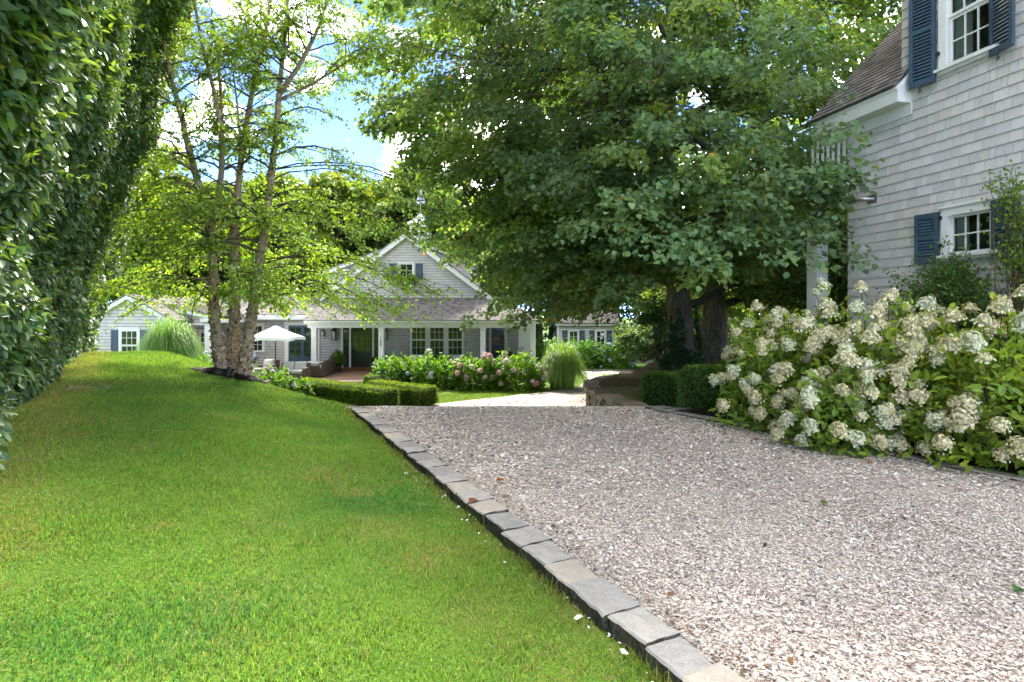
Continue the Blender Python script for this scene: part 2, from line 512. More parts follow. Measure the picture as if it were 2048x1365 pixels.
HEX = np.array([[4, 5, 6, 7], [0, 1, 5, 4], [1, 2, 6, 5], [3, 0, 4, 7]])
def shingles(name, parent, m, *a, off=(0, 0, 0), butt_shade=.0, **kw):
    V, C, B = shingle_arrays(*a, **kw)
    n = len(V); b = (np.arange(n) * 8)[:, None, None]
    Fc = (b + HEX[None]).reshape(-1, 4)
    Vv = V.reshape(-1, 3); Cc = np.repeat(C, 8, 0)
    if butt_shade > 0:                                    # course shadow line painted as a dark strip on each weathered lower edge
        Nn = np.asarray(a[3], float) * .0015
        k = butt_shade / np.maximum(np.linalg.norm(V[:, 7] - V[:, 4], axis=1), 1e-6)[:, None]
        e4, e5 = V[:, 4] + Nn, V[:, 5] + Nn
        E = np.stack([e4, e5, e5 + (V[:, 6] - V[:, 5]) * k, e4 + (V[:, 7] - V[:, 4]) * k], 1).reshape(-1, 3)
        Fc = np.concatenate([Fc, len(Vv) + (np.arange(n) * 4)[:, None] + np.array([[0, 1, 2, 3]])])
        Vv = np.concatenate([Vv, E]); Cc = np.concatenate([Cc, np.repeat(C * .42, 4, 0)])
    o = mobj(name, mesh_np(name, Vv - np.asarray(off), Fc, Cc), m, parent)
    o['kind'] = 'stuff'
    return o
# ------------------------------------------------------------------ ground
def curb_x(D): return .866 - .48 * (D - 2.52)          # left granite edging of the drive
def rcurb_x(D): return 4.97 - .61 * (D - 5.55)         # right granite edging
LOW = -1.55
def lawn_z(x, y):
    x = np.asarray(x, float); y = np.asarray(y, float)
    p = np.maximum((curb_x(y) - x) * .9, 0)
    plat = .58 * sstep(0, 4.2, p) * (.5 + .5 * sstep(2, 11, y)) - .075 * (1 - sstep(.15, 1.8, p)) * (1 - sstep(9, 11, y))
    d0 = np.minimum(9.4 + 1.75 * p, 15.8)
    f = sstep(0, 1, (y - d0) / 7.5)
    return plat * (1 - f) + LOW * f + .012 * vnoise(np.stack([x, y], -1), 1.1)
def drive_z(x, y):
    f = sstep(9.4, 16.9, y)
    return LOW * f + .010 * vnoise(np.stack([np.asarray(x, float), np.asarray(y, float)], -1), 1.3)
def bed_z(x, y):
    """raised bed round the big trees"""
    return -.45 + .42 * sstep(4.3, 5.8, x) * sstep(11, 16, y) + .25 * (1 - sstep(10.5, 13, y))
def rbed_z(x, y):
    """bed between drive and the near house"""
    d = x - rcurb_x(y)
    return .03 + .5 * sstep(.7, 2.8, d) * (1 - .9 * sstep(8.6, 9.8, y) * (1 - sstep(4.6, 5.8, x))) + .02 * vnoise(np.stack([x, y], -1), 3)

def strip(name, ys, left, right, zf, m, nx, kind='structure', dz=0.0):
    ys = np.asarray(ys, float)
    xs = np.stack([left(ys) + (right(ys) - left(ys)) * t for t in np.linspace(0, 1, nx)], 1)
    Y = np.repeat(ys[:, None], nx, 1)
    Z = zf(xs, Y) + dz
    V = np.stack([xs, Y, Z], -1).reshape(-1, 3)
    i = (np.arange(len(ys) - 1)[:, None] * nx + np.arange(nx - 1)[None]).ravel()
    Fc = np.stack([i, i + 1, i + nx + 1, i + nx], 1)
    o = mobj(name, mesh_np(name, V, Fc, smooth=True), m)
    o['kind'] = kind
    return o

def pl(pts):
    a = np.array(pts, float)
    return lambda y: np.interp(y, a[:, 0], a[:, 1])

g = MB().quad((-400, -100, -1.75), (400, -100, -1.75), (400, 900, -1.75), (-400, 900, -1.75)).build('ground', M['lawn']); g['kind'] = 'structure'
lawn_right = lambda y: np.where(y < 10.2, curb_x(y) - .02, np.interp(y, [10.2, 18, 20.3, 23.6, 60], [curb_x(10.2), -4.2, -2.7, 1.6, 40]))
strip('lawn', np.concatenate([np.arange(-2, 24, .2), np.arange(24, 70, 2)]), lambda y: -34 + 0 * y, lawn_right, lawn_z, M['lawn'], 150)
drive_left = pl([(-2, curb_x(-2) + .1), (10.2, curb_x(10.2) + .1), (14, -3.6), (18.3, -3.5), (20.3, -2.7), (23.6, 1.5), (25.5, 3.0), (28, 3.8), (32.6, 3.9)])
drive_right = pl([(-2, rcurb_x(-2)), (9.6, rcurb_x(9.6) - .1), (9.9, 3.9), (11.2, 3.9), (11.6, 2.7), (16, 2.8), (18.5, 3.2), (20.4, 5), (22, 12), (32.6, 18)])
strip('driveway', np.arange(-2, 32.7, .1), drive_left, drive_right, drive_z, M['drive'], 70, dz=.006)
strip('rear_lawn', np.arange(32.6, 80, 1.5), lambda y: 2.5 + 0 * y, lambda y: 60 + 0 * y, lambda x, y: LOW + .05 + 0 * x, M['lawn'], 12)
mossm, nt, b_ = newmat('moss_and_leaf_litter')
nt.links.new(ramp(nt, noise(nt, 5, 6, .65, coords(nt)), [(.32, (.10, .075, .035)), (.5, (.18, .18, .035)), (.66, (.28, .21, .08))]), b_.inputs['Base Color'])
b_.inputs['Roughness'].default_value = .95
bump(nt, b_, noise(nt, 60, 4, .6, coords(nt)), .8, .02)
M['litter'] = m_bark('leaf_litter_soil', [(.3, (.06, .045, .027)), (.5, (.12, .10, .045)), (.7, (.20, .15, .08))], (1, 1, 1), 9, 1.0, .03)
strip('tree_bed', np.arange(10.9, 21.6, .25), pl([(10.9, 2.9), (11.4, 2.75), (13, 2.5), (15, 2.45), (17, 2.55), (18.6, 2.95), (20.2, 3.8), (21.6, 5.2)]), lambda y: 16 + 0 * y, bed_z, M['litter'], 40)
strip('planting_bed', np.arange(-4, 10.9, .2), pl([(-4, rcurb_x(-4) + .1), (2, rcurb_x(2) + .1), (9.2, rcurb_x(9.2) + .1), (9.8, 3.4), (10.9, 4.3)]), lambda y: 14 + 0 * y, rbed_z, M['mulch'], 30)
strip('moss_patch', np.arange(11.3, 16.4, .2), pl([(11.3, 2.7), (13, 2.6), (16.4, 2.6)]), pl([(11.3, 3.2), (16.4, 4.2)]), bed_z, mossm, 12, dz=.012)

# ------------------------------------------------------------------ lawn grass blades (one mass)
def blades(name, n, xy, h, w, colr, lean, zf, parent=None, simple=False):
    x, y = xy
    z = zf(x, y) - .004
    P = np.stack([x, y, z], 1)
    th = rng.uniform(0, 2 * np.pi, n); tl = np.abs(rng.normal(0, lean, n)).clip(0, 1.2)
    up = np.stack([np.cos(th) * np.sin(tl), np.sin(th) * np.sin(tl), np.cos(tl)], 1)
    tw = rng.uniform(0, 2 * np.pi, n)
    S = np.stack([np.cos(tw), np.sin(tw), 0 * tw], 1)
    hh = h[:, None]; ww = w[:, None]
    bend = np.stack([np.cos(th), np.sin(th), -.4 + 0 * th], 1) * hh * rng.uniform(0, .45, (n, 1))
    a = P - S * ww * .5; b = P + S * ww * .5; m1 = P + up * hh * .6
    c = m1 + S * ww * .38; d = m1 - S * ww * .38; t = P + up * hh + bend
    if simple:
        V = np.stack([a, b, t], 1).reshape(-1, 3)
        o = mobj(name, mesh_np(name, V, (np.arange(n) * 3)[:, None] + np.array([[0, 1, 2]]), np.repeat(colr, 3, 0)), M['grass'], parent); o['kind'] = 'stuff'
        return o
    V = np.stack([a, b, c, d, t], 1).reshape(-1, 3)
    k = (np.arange(n) * 5)[:, None]
    me = mesh_np(name, V, [(k + np.array([[0, 1, 2, 3]])), (k + np.array([[3, 2, 4]]))], np.repeat(colr, 5, 0))
    o = mobj(name, me, M['grass'], parent); o['kind'] = 'stuff'
    return o

def lawn_scatter(n, y0, y1, xl, xr, gam=1.0):
    y = y0 + (y1 - y0) * rng.random(n * 2) ** gam
    x = xl(y) + (xr(y) - xl(y)) * rng.random(n * 2)
    return x[:n], y[:n]
def lawn_col(x, y):
    p = np.stack([x, y], 1)
    dry = sstep(.15, .75, vnoise(p, 1.45, 3.1) * .6 + vnoise(p, 4.1, 9.0) * .5 + .1 * vnoise(p, 11, 4.0))
    pcurb = (curb_x(y) - x) * .9
    for (cx_, cy_, rr_) in ((-.55, 3.9, .28), (-1.0, 4.25, .22), (-.1, 3.1, .25), (-1.9, 5.6, .35), (.25, 2.6, .2)):      # worn, dry spots
        dry = np.maximum(dry, .95 * np.exp(-((x - cx_) ** 2 + .6 * (y - cy_) ** 2) / rr_ ** 2 * (1 + .5 * vnoise(p, 6, 2))))
    dry = np.maximum(dry, 1.2 * (1 - sstep(.02, .38, pcurb)) * (y < 10.5))
    hedge_d = (x - (-4.77 - .664 * (y - 5.3)))
    dry = np.maximum(dry, .9 * (1 - sstep(.1, 1.0, hedge_d + .35 * vnoise(p, 2.0, 1.0))))
    g1 = vary((.165, .295, .05), len(x), .32, .2); g2 = vary((.31, .26, .11), len(x), .22, .06)
    lush = sstep(-.2, .9, vnoise(p, .9, 6.0))[:, None]
    g1 = g1 * (1 - lush * np.array([[.60, .30, .05]]))
    sel = (rng.random(len(x)) < dry * .58 + .07)[:, None]
    return np.where(sel, g2, g1), dry
lx = lambda y: np.maximum(-.93 * y - .3, -4.9 - .664 * (y - 5.3))
lr = lambda y: curb_x(y) - .125
for (n, y0, y1, h0, w0, gm) in ((125000, 2.0, 5.0, .030, .0046, .8), (125000, 5.0, 9.0, .035, .009, .85), (90000, 9.0, 16.5, .045, .016, 1.0)):
    xr_ = lr if y1 < 10 else (lambda y: np.where(y < 10, curb_x(y) - .1, lawn_right(y) - .1))
    x, y = lawn_scatter(n, y0, y1, lx, xr_, gm)
    c, dry = lawn_col(x, y)
    keep = rng.random(len(x)) > dry * .35
    x, y, c = x[keep], y[keep], c[keep]
    h = h0 * (1 + .35 * rng.normal(size=len(x)).clip(-1.8, 2.2)) * (1 + .5 * vnoise(np.stack([x, y], 1), 2.2) + .3 * vnoise(np.stack([x, y], 1), 7.0, 2)).clip(.35, 2.2)
    blades('grass', len(x), (x, y), h, np.full(len(x), w0), c, .5, lawn_z, simple=y0 > 4)
# small lower lawn in front of the porch
n = 16000
y = rng.uniform(19.5, 24.2, n); x = np.interp(y, [19.5, 20.3, 23.6, 24.2], [-3.0, -2.75, 1.4, 1.9]) - rng.random(n) * 3.2
blades('grass', n, (x, y), np.full(n, .05), np.full(n, .018), vary((.13, .20, .025), n, .25, .1), .5, lawn_z, simple=True)
n = 9000
y = rng.uniform(32.8, 35, n); x = rng.uniform(3, 9, n)
blades('grass', n, (x, y), np.full(n, .06), np.full(n, .02), vary((.07, .15, .02), n, .25, .1), .5, lambda x, y: LOW + .05 + 0 * x, simple=True)

# ------------------------------------------------------------------ crushed shells lying on the drive (one mass)
def chips(name, n, x, y, size, zf, cols, lift=.006, flat=False):
    k = 5
    ang = np.sort(rng.uniform(0, 2 * np.pi, (n, k)), 1) + 0
    ang = (np.arange(k)[None] + rng.uniform(-.32, .32, (n, k))) * 2 * np.pi / k + rng.uniform(0, 6.28, (n, 1))
    asp = rng.uniform(.45, 1, n)[:, None]; rot = rng.uniform(0, np.pi, n)[:, None]
    rr = size[:, None] * rng.uniform(.7, 1.1, (n, k))
    lx_, ly_ = rr * np.cos(ang), rr * np.sin(ang) * asp
    px_, py_ = lx_ * np.cos(rot) - ly_ * np.sin(rot), lx_ * np.sin(rot) + ly_ * np.cos(rot)
    nrm = rng.normal(0, .24, (n, 2))
    z = zf(x, y)[:, None] + lift + px_ * nrm[:, :1] + py_ * nrm[:, 1:] + rng.uniform(0, .01, (n, 1))
    rim = np.stack([x[:, None] + px_, y[:, None] + py_, z], -1)
    if flat:
        o = mobj(name, mesh_np(name, rim[:, :4].reshape(-1, 3), (np.arange(n) * 4)[:, None] + np.array([[0, 1, 2, 3]]), np.repeat(cols, 4, 0)), M['shellchip']); o['kind'] = 'stuff'
        return o
    cen = rim.mean(1) + np.stack([0 * x, 0 * x, size * rng.uniform(.05, .4, n)], 1)
    V = np.concatenate([rim, cen[:, None]], 1).reshape(-1, 3)
    b = (np.arange(n) * 6)[:, None]
    Fc = np.concatenate([b + np.array([[i, (i + 1) % 5, 5]]) for i in range(5)], 0)
    o = mobj(name, mesh_np(name, V, Fc, np.repeat(cols, 6, 0)), M['shellchip']); o['kind'] = 'stuff'
    return o
M['shellchip'] = m_attr('shell_fragment', .7, .15, 60, (1, 1, 1), .15, .25)
def shell_cols(n):
    pal = np.array([(.64, .585, .52), (.55, .49, .425), (.48, .40, .335), (.39, .30, .24), (.25, .20, .17), (.13, .105, .10), (.52, .42, .335), (.72, .675, .61)])
    c = pal[rng.choice(8, n, p=[.24, .23, .17, .09, .065, .035, .08, .09])]
    return (c * (1 + .12 * rng.normal(size=(n, 1)))).clip(.03, .85)
for (n, y0, y1, s0, gm) in ((98000, 2.0, 5.2, .0092, .8), (80000, 5.2, 10.8, .0145, .85)):
    y = y0 + (y1 - y0) * rng.random(n) ** gm
    xl_, xr2 = np.maximum(curb_x(y) + .12, -.2), np.minimum(np.maximum(rcurb_x(y) - .12, 2.5), .95 * y + .4)
    xl_ = curb_x(y) + .12
    x = xl_ + (xr2 - xl_) * rng.random(n)
    s = s0 * np.exp(.38 * rng.normal(size=n)).clip(.45, 2.4)
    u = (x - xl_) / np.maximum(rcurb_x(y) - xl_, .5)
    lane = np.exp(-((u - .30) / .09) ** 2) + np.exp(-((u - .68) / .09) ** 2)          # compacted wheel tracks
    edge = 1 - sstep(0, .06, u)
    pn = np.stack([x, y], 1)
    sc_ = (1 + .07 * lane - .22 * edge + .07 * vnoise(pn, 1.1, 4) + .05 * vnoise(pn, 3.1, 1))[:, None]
    s = s * (1 - .18 * lane.clip(0, 1))
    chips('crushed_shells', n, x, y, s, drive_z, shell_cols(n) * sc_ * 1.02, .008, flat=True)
n = 15000
y = rng.uniform(18.5, 32.4, n); x = drive_left(y) + .1 + rng.random(n) * np.minimum(drive_right(y) - drive_left(y) - .2, 7)
chips('crushed_shells', n, x, y, .034 * np.exp(.3 * rng.normal(size=n)), drive_z, shell_cols(n) * .9, .012, flat=True)
n = 420
y = 2.2 + 8 * rng.random(n) ** 1.2; x = curb_x(y) + .12 + rng.random(n) ** 1.5 * 4.6
x = np.where(rng.random(n) < .4, curb_x(y) + .12 + np.abs(rng.normal(0, .12, n)), x)
chips('leaf_litter', n, x, y, .012 * np.exp(.35 * rng.normal(size=n)), drive_z, vary((.12, .075, .035), n, .4, .2), .02)
# ragged tufts along the edging
n = 5200
y = 1.9 + 8 * rng.random(n) ** 1.3; x = curb_x(y) - .128 - np.abs(rng.normal(0, .05, n))
keep = vnoise(np.stack([x * 3, y], 1), 2.6, 7) > -.15
x, y = x[keep], y[keep]; n = len(x)
blades('grass', n, (x, y), .055 * np.exp(.35 * rng.normal(size=n)), np.full(n, .0045), np.where(rng.random((n, 1)) < .3, vary((.30, .25, .10), n, .2, .06), vary((.12, .23, .03), n, .3, .15)), .6, lawn_z)
# stray shells on the lawn along the edging
n = 55
y = rng.uniform(2.2, 6.5, n); x = curb_x(y) - .15 - np.abs(rng.normal(0, .09, n)) - (rng.random(n) < .06) * rng.random(n)
chips('stray_shells', n, x, y, .009 * np.exp(.4 * rng.normal(size=n)), lambda x, y: lawn_z(x, y) + .012, np.tile((.74, .72, .68), (n, 1)), .008)

# ------------------------------------------------------------------ granite edging stones
def rough_stone(name, lx_, ly_, lz_, base, seed, amp=.012, cuts=2, bev=.02):
    r = np.random.default_rng(seed)
    bm = bmesh.new(); bmesh.ops.create_cube(bm, size=1)
    for v in bm.verts: v.co = Vector((v.co.x * lx_, v.co.y * ly_, v.co.z * lz_))
    bmesh.ops.bevel(bm, geom=list(bm.edges), offset=bev, segments=1, affect='EDGES')
    bmesh.ops.subdivide_edges(bm, edges=[e for e in bm.edges if e.calc_length() > min(lx_, ly_) * .5], cuts=cuts, use_grid_fill=True)
    for v in bm.verts:
        q = np.array(v.co)[None]
        v.co += Vector((vnoise(q, 13, seed)[0] + .5 * vnoise(q, 37, seed)[0], vnoise(q, 15, seed + 5)[0] + .6 * vnoise(q, 33, seed + 3)[0], vnoise(q, 14, seed + 9)[0] * .8 + .3 * vnoise(q, 35, seed + 1)[0])) * amp
    me = bpy.data.meshes.new(name); bm.to_mesh(me); bm.free()
    a = me.attributes.new('Col', 'FLOAT_COLOR', 'POINT')
    for i, v in enumerate(me.vertices):
        k = r.uniform(.9, 1.1)
        a.data[i].color = (base[0] * k, base[1] * k, base[2] * k, 1)
    return me
gcols = [(.30, .285, .26), (.25, .242, .228), (.34, .30, .25), (.285, .272, .25), (.32, .285, .24), (.235, .228, .215)]
gstones = [rough_stone('edging_stone', 1, .2, .22, gcols[i % 6], 11 + i, .008, 5, .009) for i in range(12)]
for me in gstones: me.materials.append(M['granite'])
def edging(name, label, path, zf, seg=.33, lift=.02, seed=1, wid=1.0, name_piece='stone'):
    r = random.Random(seed)
    pts = np.array(path, float); sl = np.concatenate([[0], np.cumsum(np.linalg.norm(np.diff(pts, axis=0), axis=1))])
    root = thing(name, label, 'edging', (pts[0][0], pts[0][1], float(zf(pts[0][0], pts[0][1]))))
    off = Vector(root.location)
    s = 0.0
    while s < sl[-1] - .1:
        ln = seg * r.uniform(.78, 1.3); c = s + ln / 2
        x, y = np.interp(c, sl, pts[:, 0]), np.interp(c, sl, pts[:, 1])
        x2, y2 = np.interp(min(c + .05, sl[-1]), sl, pts[:, 0]), np.interp(min(c + .05, sl[-1]), sl, pts[:, 1])
        x1, y1 = np.interp(c - .05, sl, pts[:, 0]), np.interp(c - .05, sl, pts[:, 1])
        o = bpy.data.objects.new(name_piece, r.choice(gstones))
        o.location = Vector((x, y, float(zf(x, y)) + lift - .11 + r.uniform(-.008, .008))) - off
        slope = math.atan2(float(zf(x2, y2)) - float(zf(x1, y1)), math.hypot(x2 - x1, y2 - y1))
        o.rotation_euler = (r.uniform(-.04, .04), -slope + r.uniform(-.03, .03), math.atan2(y2 - y1, x2 - x1) + r.uniform(-.035, .035))
        o.scale = (ln - .005, wid * r.uniform(.92, 1.08), 1)
        link(o, root); s += ln
    return root
edging('granite_edging', 'row of grey granite blocks between the lawn and the shell driveway', [(curb_x(d), d) for d in np.arange(1.6, 9.9, .2)] + [(-2.75, 10.05), (-3.0, 10.4), (-3.3, 10.6)], lambda x, y: drive_z(x, y), .33, .014, 3, 1.22)
edging('granite_edging', 'row of flat granite blocks in front of the white panicle hydrangeas', [(rcurb_x(d), d) for d in np.arange(1.2, 9.7, .2)] + [(2.45, 9.8), (2.7, 10.0)], lambda x, y: drive_z(x, y), .42, .035, 5, 1.1)
edging('granite_edging', 'thin granite edging at the far side of the driveway below the blue hydrangeas', [(3.6, 32.62), (9.5, 32.62)], lambda x, y: LOW + 0 * x, .45, .06, 6, .8)

# ------------------------------------------------------------------ curved dry stone retaining wall
wpts = np.array([(2.45, 10.75), (2.36, 12), (2.28, 13.5), (2.26, 15), (2.3, 16.4), (2.5, 17.6), (2.95, 18.8), (3.7, 20), (4.8, 21), (6.2, 21.6)])
wroot = thing('stone_wall', 'low curved dry stone wall around the mossy bed under the lindens', 'wall', (2.45, 10.75, -.3))
sl = np.concatenate([[0], np.cumsum(np.linalg.norm(np.diff(wpts, axis=0), axis=1))])
def wtop(s): return np.interp(s, [0, 1.2, 3, 6, 9, 14], [-.10, -.18, -.27, -.42, -.45, -.5])
scols = [(.27, .205, .14), (.34, .265, .185), (.21, .16, .11), (.30, .25, .195), (.38, .30, .21)]
wstones = [rough_stone('wall_stone', 1, 1, 1, scols[i % 5], 40 + i, .06, 2, .10) for i in range(10)]
for me in wstones: me.materials.append(M['fieldstone'])
rr = random.Random(4)
def place_wall_stone(s, ln, z0, z1, depth, nm, shift=0.0):
    x, y = np.interp(s, sl, wpts[:, 0]), np.interp(s, sl, wpts[:, 1])
    xb, yb = np.interp(s + .1, sl, wpts[:, 0]), np.interp(s + .1, sl, wpts[:, 1]); xa, ya = np.interp(s - .1, sl, wpts[:, 0]), np.interp(s - .1, sl, wpts[:, 1])
    a = math.atan2(yb - ya, xb - xa); nrm = Vector((math.sin(a), -math.cos(a), 0))
    o = bpy.data.objects.new(nm, rr.choice(wstones))
    o.location = Vector((x, y, (z0 + z1) / 2)) + nrm * shift - Vector(wroot.location)
    o.rotation_euler = (rr.uniform(-.05, .05), rr.uniform(-.06, .06), a + rr.uniform(-.06, .06))
    o.scale = (ln, depth, (z1 - z0)); link(o, wroot)
s = .1
while s < sl[-1]:
    ln = rr.uniform(.14, .34); zt = float(wtop(s)) - .1; zb = float(np.interp(np.interp(s, sl, wpts[:, 1]), [9.4, 16.9], [-.35, LOW - .1]))
    zb = float(drive_z(0, np.interp(s, sl, wpts[:, 1]))) - .15
    z = zt
    while z > zb + .05:
        h = min(rr.uniform(.22, .55), z - zb)
        place_wall_stone(s, ln * 1.02, z - h, z, rr.uniform(.28, .36), 'stone', rr.uniform(-.02, .03)); z -= h
    s += ln
s = .1
while s < sl[-1]:
    ln = rr.uniform(.28, .6)
    zt = float(wtop(s)) + rr.uniform(-.025, .03)
    place_wall_stone(s + ln / 2, ln * 1.03, zt - .14, zt, rr.uniform(.40, .5), 'cap_stone', -.03); s += ln
# ------------------------------------------------------------------ building pieces
SH = (.47, .445, .415)       # weathered cedar wall
RF = (.175, .157, .14)      # weathered cedar roof
T = Matrix.Translation
UNITQ = mesh_np('pane', [(-.5, 0, -.5), (.5, 0, -.5), (.5, 0, .5), (-.5, 0, .5)], np.array([[0, 1, 2, 3]]))
def window(parent, W, w, h, cols, rows, m_pane, casing=.11, double=True, recess=.0, depth=.07, clear=False, sill=True, name='window'):
    """window on a wall; W puts local x along the wall, y into it, z up with the opening's bottom centre at the origin"""
    mb = MB()
    c = casing; y0, y1 = -depth, .0 + recess
    mb.box(-w / 2 - c, -w / 2, y0, y1, 0, h, W); mb.box(w / 2, w / 2 + c, y0, y1, 0, h, W)
    mb.box(-w / 2 - c, w / 2 + c, y0 - .002, y1, h, h + c * 1.15, W)
    mb.box(-w / 2 - c - .02, w / 2 + c + .02, y0 - .03, y1, h + c * 1.15, h + c * 1.15 + .03, W)
    mb.box(-w / 2 - c, w / 2 + c, y0 - .002, y1, -c * .8, 0, W)
    wo_ = mb.build(name, M['white'], parent, off=(0, 0, 0))
    if sill:
        MB().box(-w / 2 - c - .03, w / 2 + c + .03, y0 - .05, y0 - .003, -.045, -.003, W).build('sill', M['white'], wo_, off=(0, 0, 0))
    sashes = [(0, h * .5, .0), (h * .5, h, .02)] if double else [(0, h, .01)]
    for (za, zb, out) in sashes:
        st = .042 if w > .6 else .035; mu = .02
        ys0, ys1 = -depth + .022 - out + recess, -depth + .05 - out + recess
        f = MB()
        f.box(-w / 2, -w / 2 + st, ys0, ys1, za, zb, W); f.box(w / 2 - st, w / 2, ys0, ys1, za, zb, W)
        f.box(-w / 2 + st, w / 2 - st, ys0 + .001, ys1, za, za + st, W); f.box(-w / 2 + st, w / 2 - st, ys0 + .001, ys1, zb - st, zb, W)
        iw, ih = w - 2 * st, zb - za - 2 * st
        for i in range(1, cols):
            x = -w / 2 + st + iw * i / cols
            f.box(x - mu / 2, x + mu / 2, ys0 + .004, ys1 - .004, za + st, zb - st, W)
        for j in range(1, rows):
            z = za + st + ih * j / rows
            f.box(-w / 2 + st, w / 2 - st, ys0 + .006, ys1 - .006, z - mu / 2, z + mu / 2, W)
        f.build('sash', M['white'], wo_, off=(0, 0, 0))
        for i in range(cols):
            for j in range(rows):
                p = bpy.data.objects.new('pane', pane_mesh(m_pane))
                p.matrix_local = W @ T((-w / 2 + st + iw * (i + .5) / cols, ys1 - .008, za + st + ih * (j + .5) / rows)) @ Matrix.Diagonal((iw / cols - mu * .5, 1, ih / rows - mu * .5, 1))
                link(p, wo_)
    return wo_
_pm = {}
def pane_mesh(m):
    if m.name not in _pm:
        me = UNITQ.copy(); me.name = 'pane'; me.materials.append(m); _pm[m.name] = me
    return _pm[m.name]

def shutter(parent, W, w, h, th=.035, nsl=12, hook=True, slats=True, mid=True):
    """louvred shutter; local origin at its bottom centre, y into the wall"""
    f = MB(); st = min(.055, w * .17)
    f.box(-w / 2, -w / 2 + st, -th, 0, 0, h, W); f.box(w / 2 - st, w / 2, -th, 0, 0, h, W)
    f.box(-w / 2 + st, w / 2 - st, -th + .002, -.002, 0, st * 1.7, W); f.box(-w / 2 + st, w / 2 - st, -th + .002, -.002, h - st * 1.3, h, W)
    if mid: f.box(-w / 2 + st, w / 2 - st, -th + .002, -.002, h * .47, h * .47 + st * 1.2, W)
    f.box(-w / 2 + st, w / 2 - st, -.006, -.003, st, h - st, W)
    so = f.build('shutter', M['navy'], parent, off=(0, 0, 0), label='navy blue louvred shutter')
    z = st * 1.7 + .02
    step = (h - st * 3) / nsl
    sm = MB().box(-w / 2 + st, w / 2 - st, -th * .45, -th * .45 + .007, -step * .55, step * .55).mesh('slat')
    sm.materials.append(M['navy'])
    if slats:
        for i in range(nsl):
            o = bpy.data.objects.new('slat', sm)
            o.matrix_local = W @ T((0, -.006, z + step * (i + .5))) @ Matrix.Rotation(R(-32), 4, 'X')
            link(o, so)
    if hook:
        pts = []
        for k in range(15):
            a = k / 14
            pts.append((.02 * math.sin(a * 6.3), -th - .012 - .01 * math.sin(a * 3.1), .03 - a * .11))
        for k in range(9):
            a = k / 8 * 4.4
            pts.append((-.018 + .018 * math.cos(a + .3) , -th - .014, -.085 - .018 * math.sin(a)))
        MB().tube([tuple(W @ Vector(p)) for p in pts], .0065, 6).build('hook', M['iron'], so, off=(0, 0, 0))
    return so

def lantern(parent, W, s=1.0, label=None):
    f = MB()
    for (x, y) in ((-.07, -.21), (.07, -.21), (-.07, -.07), (.07, -.07)):
        f.box((x - .009) * s, (x + .009) * s, (y - .009) * s, (y + .009) * s, 0, .30 * s, W)
    f.box(-.085 * s, .085 * s, -.225 * s, -.055 * s, -.02 * s, 0, W)
    f.box(-.085 * s, .085 * s, -.225 * s, -.055 * s, .30 * s, .32 * s, W)
    f.hexa([tuple(W @ Vector(p)) for p in [(-.085 * s, -.225 * s, .32 * s), (.085 * s, -.225 * s, .32 * s), (.085 * s, -.055 * s, .32 * s), (-.085 * s, -.055 * s, .32 * s),
           (-.03 * s, -.17 * s, .40 * s), (.03 * s, -.17 * s, .40 * s), (.03 * s, -.11 * s, .40 * s), (-.03 * s, -.11 * s, .40 * s)]])
    f.box(-.02 * s, .02 * s, -.16 * s, 0, .40 * s, .43 * s, W); f.box(-.05 * s, .05 * s, -.02 * s, 0, .28 * s, .46 * s, W)
    lo = f.build('lantern', M['bronze'], parent, off=(0, 0, 0))
    MB().box(-.06 * s, .06 * s, -.20 * s, -.08 * s, .002, .298 * s, W).build('lantern_glass', M['lampglass'], lo, off=(0, 0, 0))
    return lo

# ------------------------------------------------------------------ near house on the right
DC = 10.0
CX = (1697 - 1024) / F * DC
ang = math.atan2(-.971, .238)
RH = thing('shingled_house', 'grey shingled house with navy shutters close by behind the white hydrangeas', 'house', (CX, DC, .3), ang)
def rz_(z): return z - .3            # world height to house-local height
# glass openings: s0, s1, z0, z1
lowW = (1.82, 2.40, rz_(2.48), rz_(3.04))
uppW = (1.79, 2.41, rz_(5.21), rz_(6.62))
wallTop = rz_(8.4)
mb = MB()
def rect(s0, s1, z0, z1): mb.box(s0, s1, .005, .16, z0, z1)
xs = [0.0, lowW[0], lowW[1], 4.6]
rect(0, 5.4, -.6, lowW[2]); rect(0, lowW[0], lowW[2], lowW[3]); rect(lowW[1], 5.4, lowW[2], lowW[3])
rect(0, 5.4, lowW[3], rz_(4.95)); rect(1.05, 5.4, rz_(4.95), uppW[2]); rect(1.05, uppW[0], uppW[2], uppW[3]); rect(uppW[1], 5.4, uppW[2], uppW[3]); rect(1.05, 5.4, uppW[3], wallTop)
mb.box(.004, .15, .16, 5, -.6, rz_(4.95)); mb.box(5.25, 5.4, .16, 5, -.6, wallTop); mb.box(1.054, 1.2, .16, 4.0, rz_(4.95), wallTop)
mb.build('wall', M['greywood'], RH, off=(0, 0, 0))
EX = .149
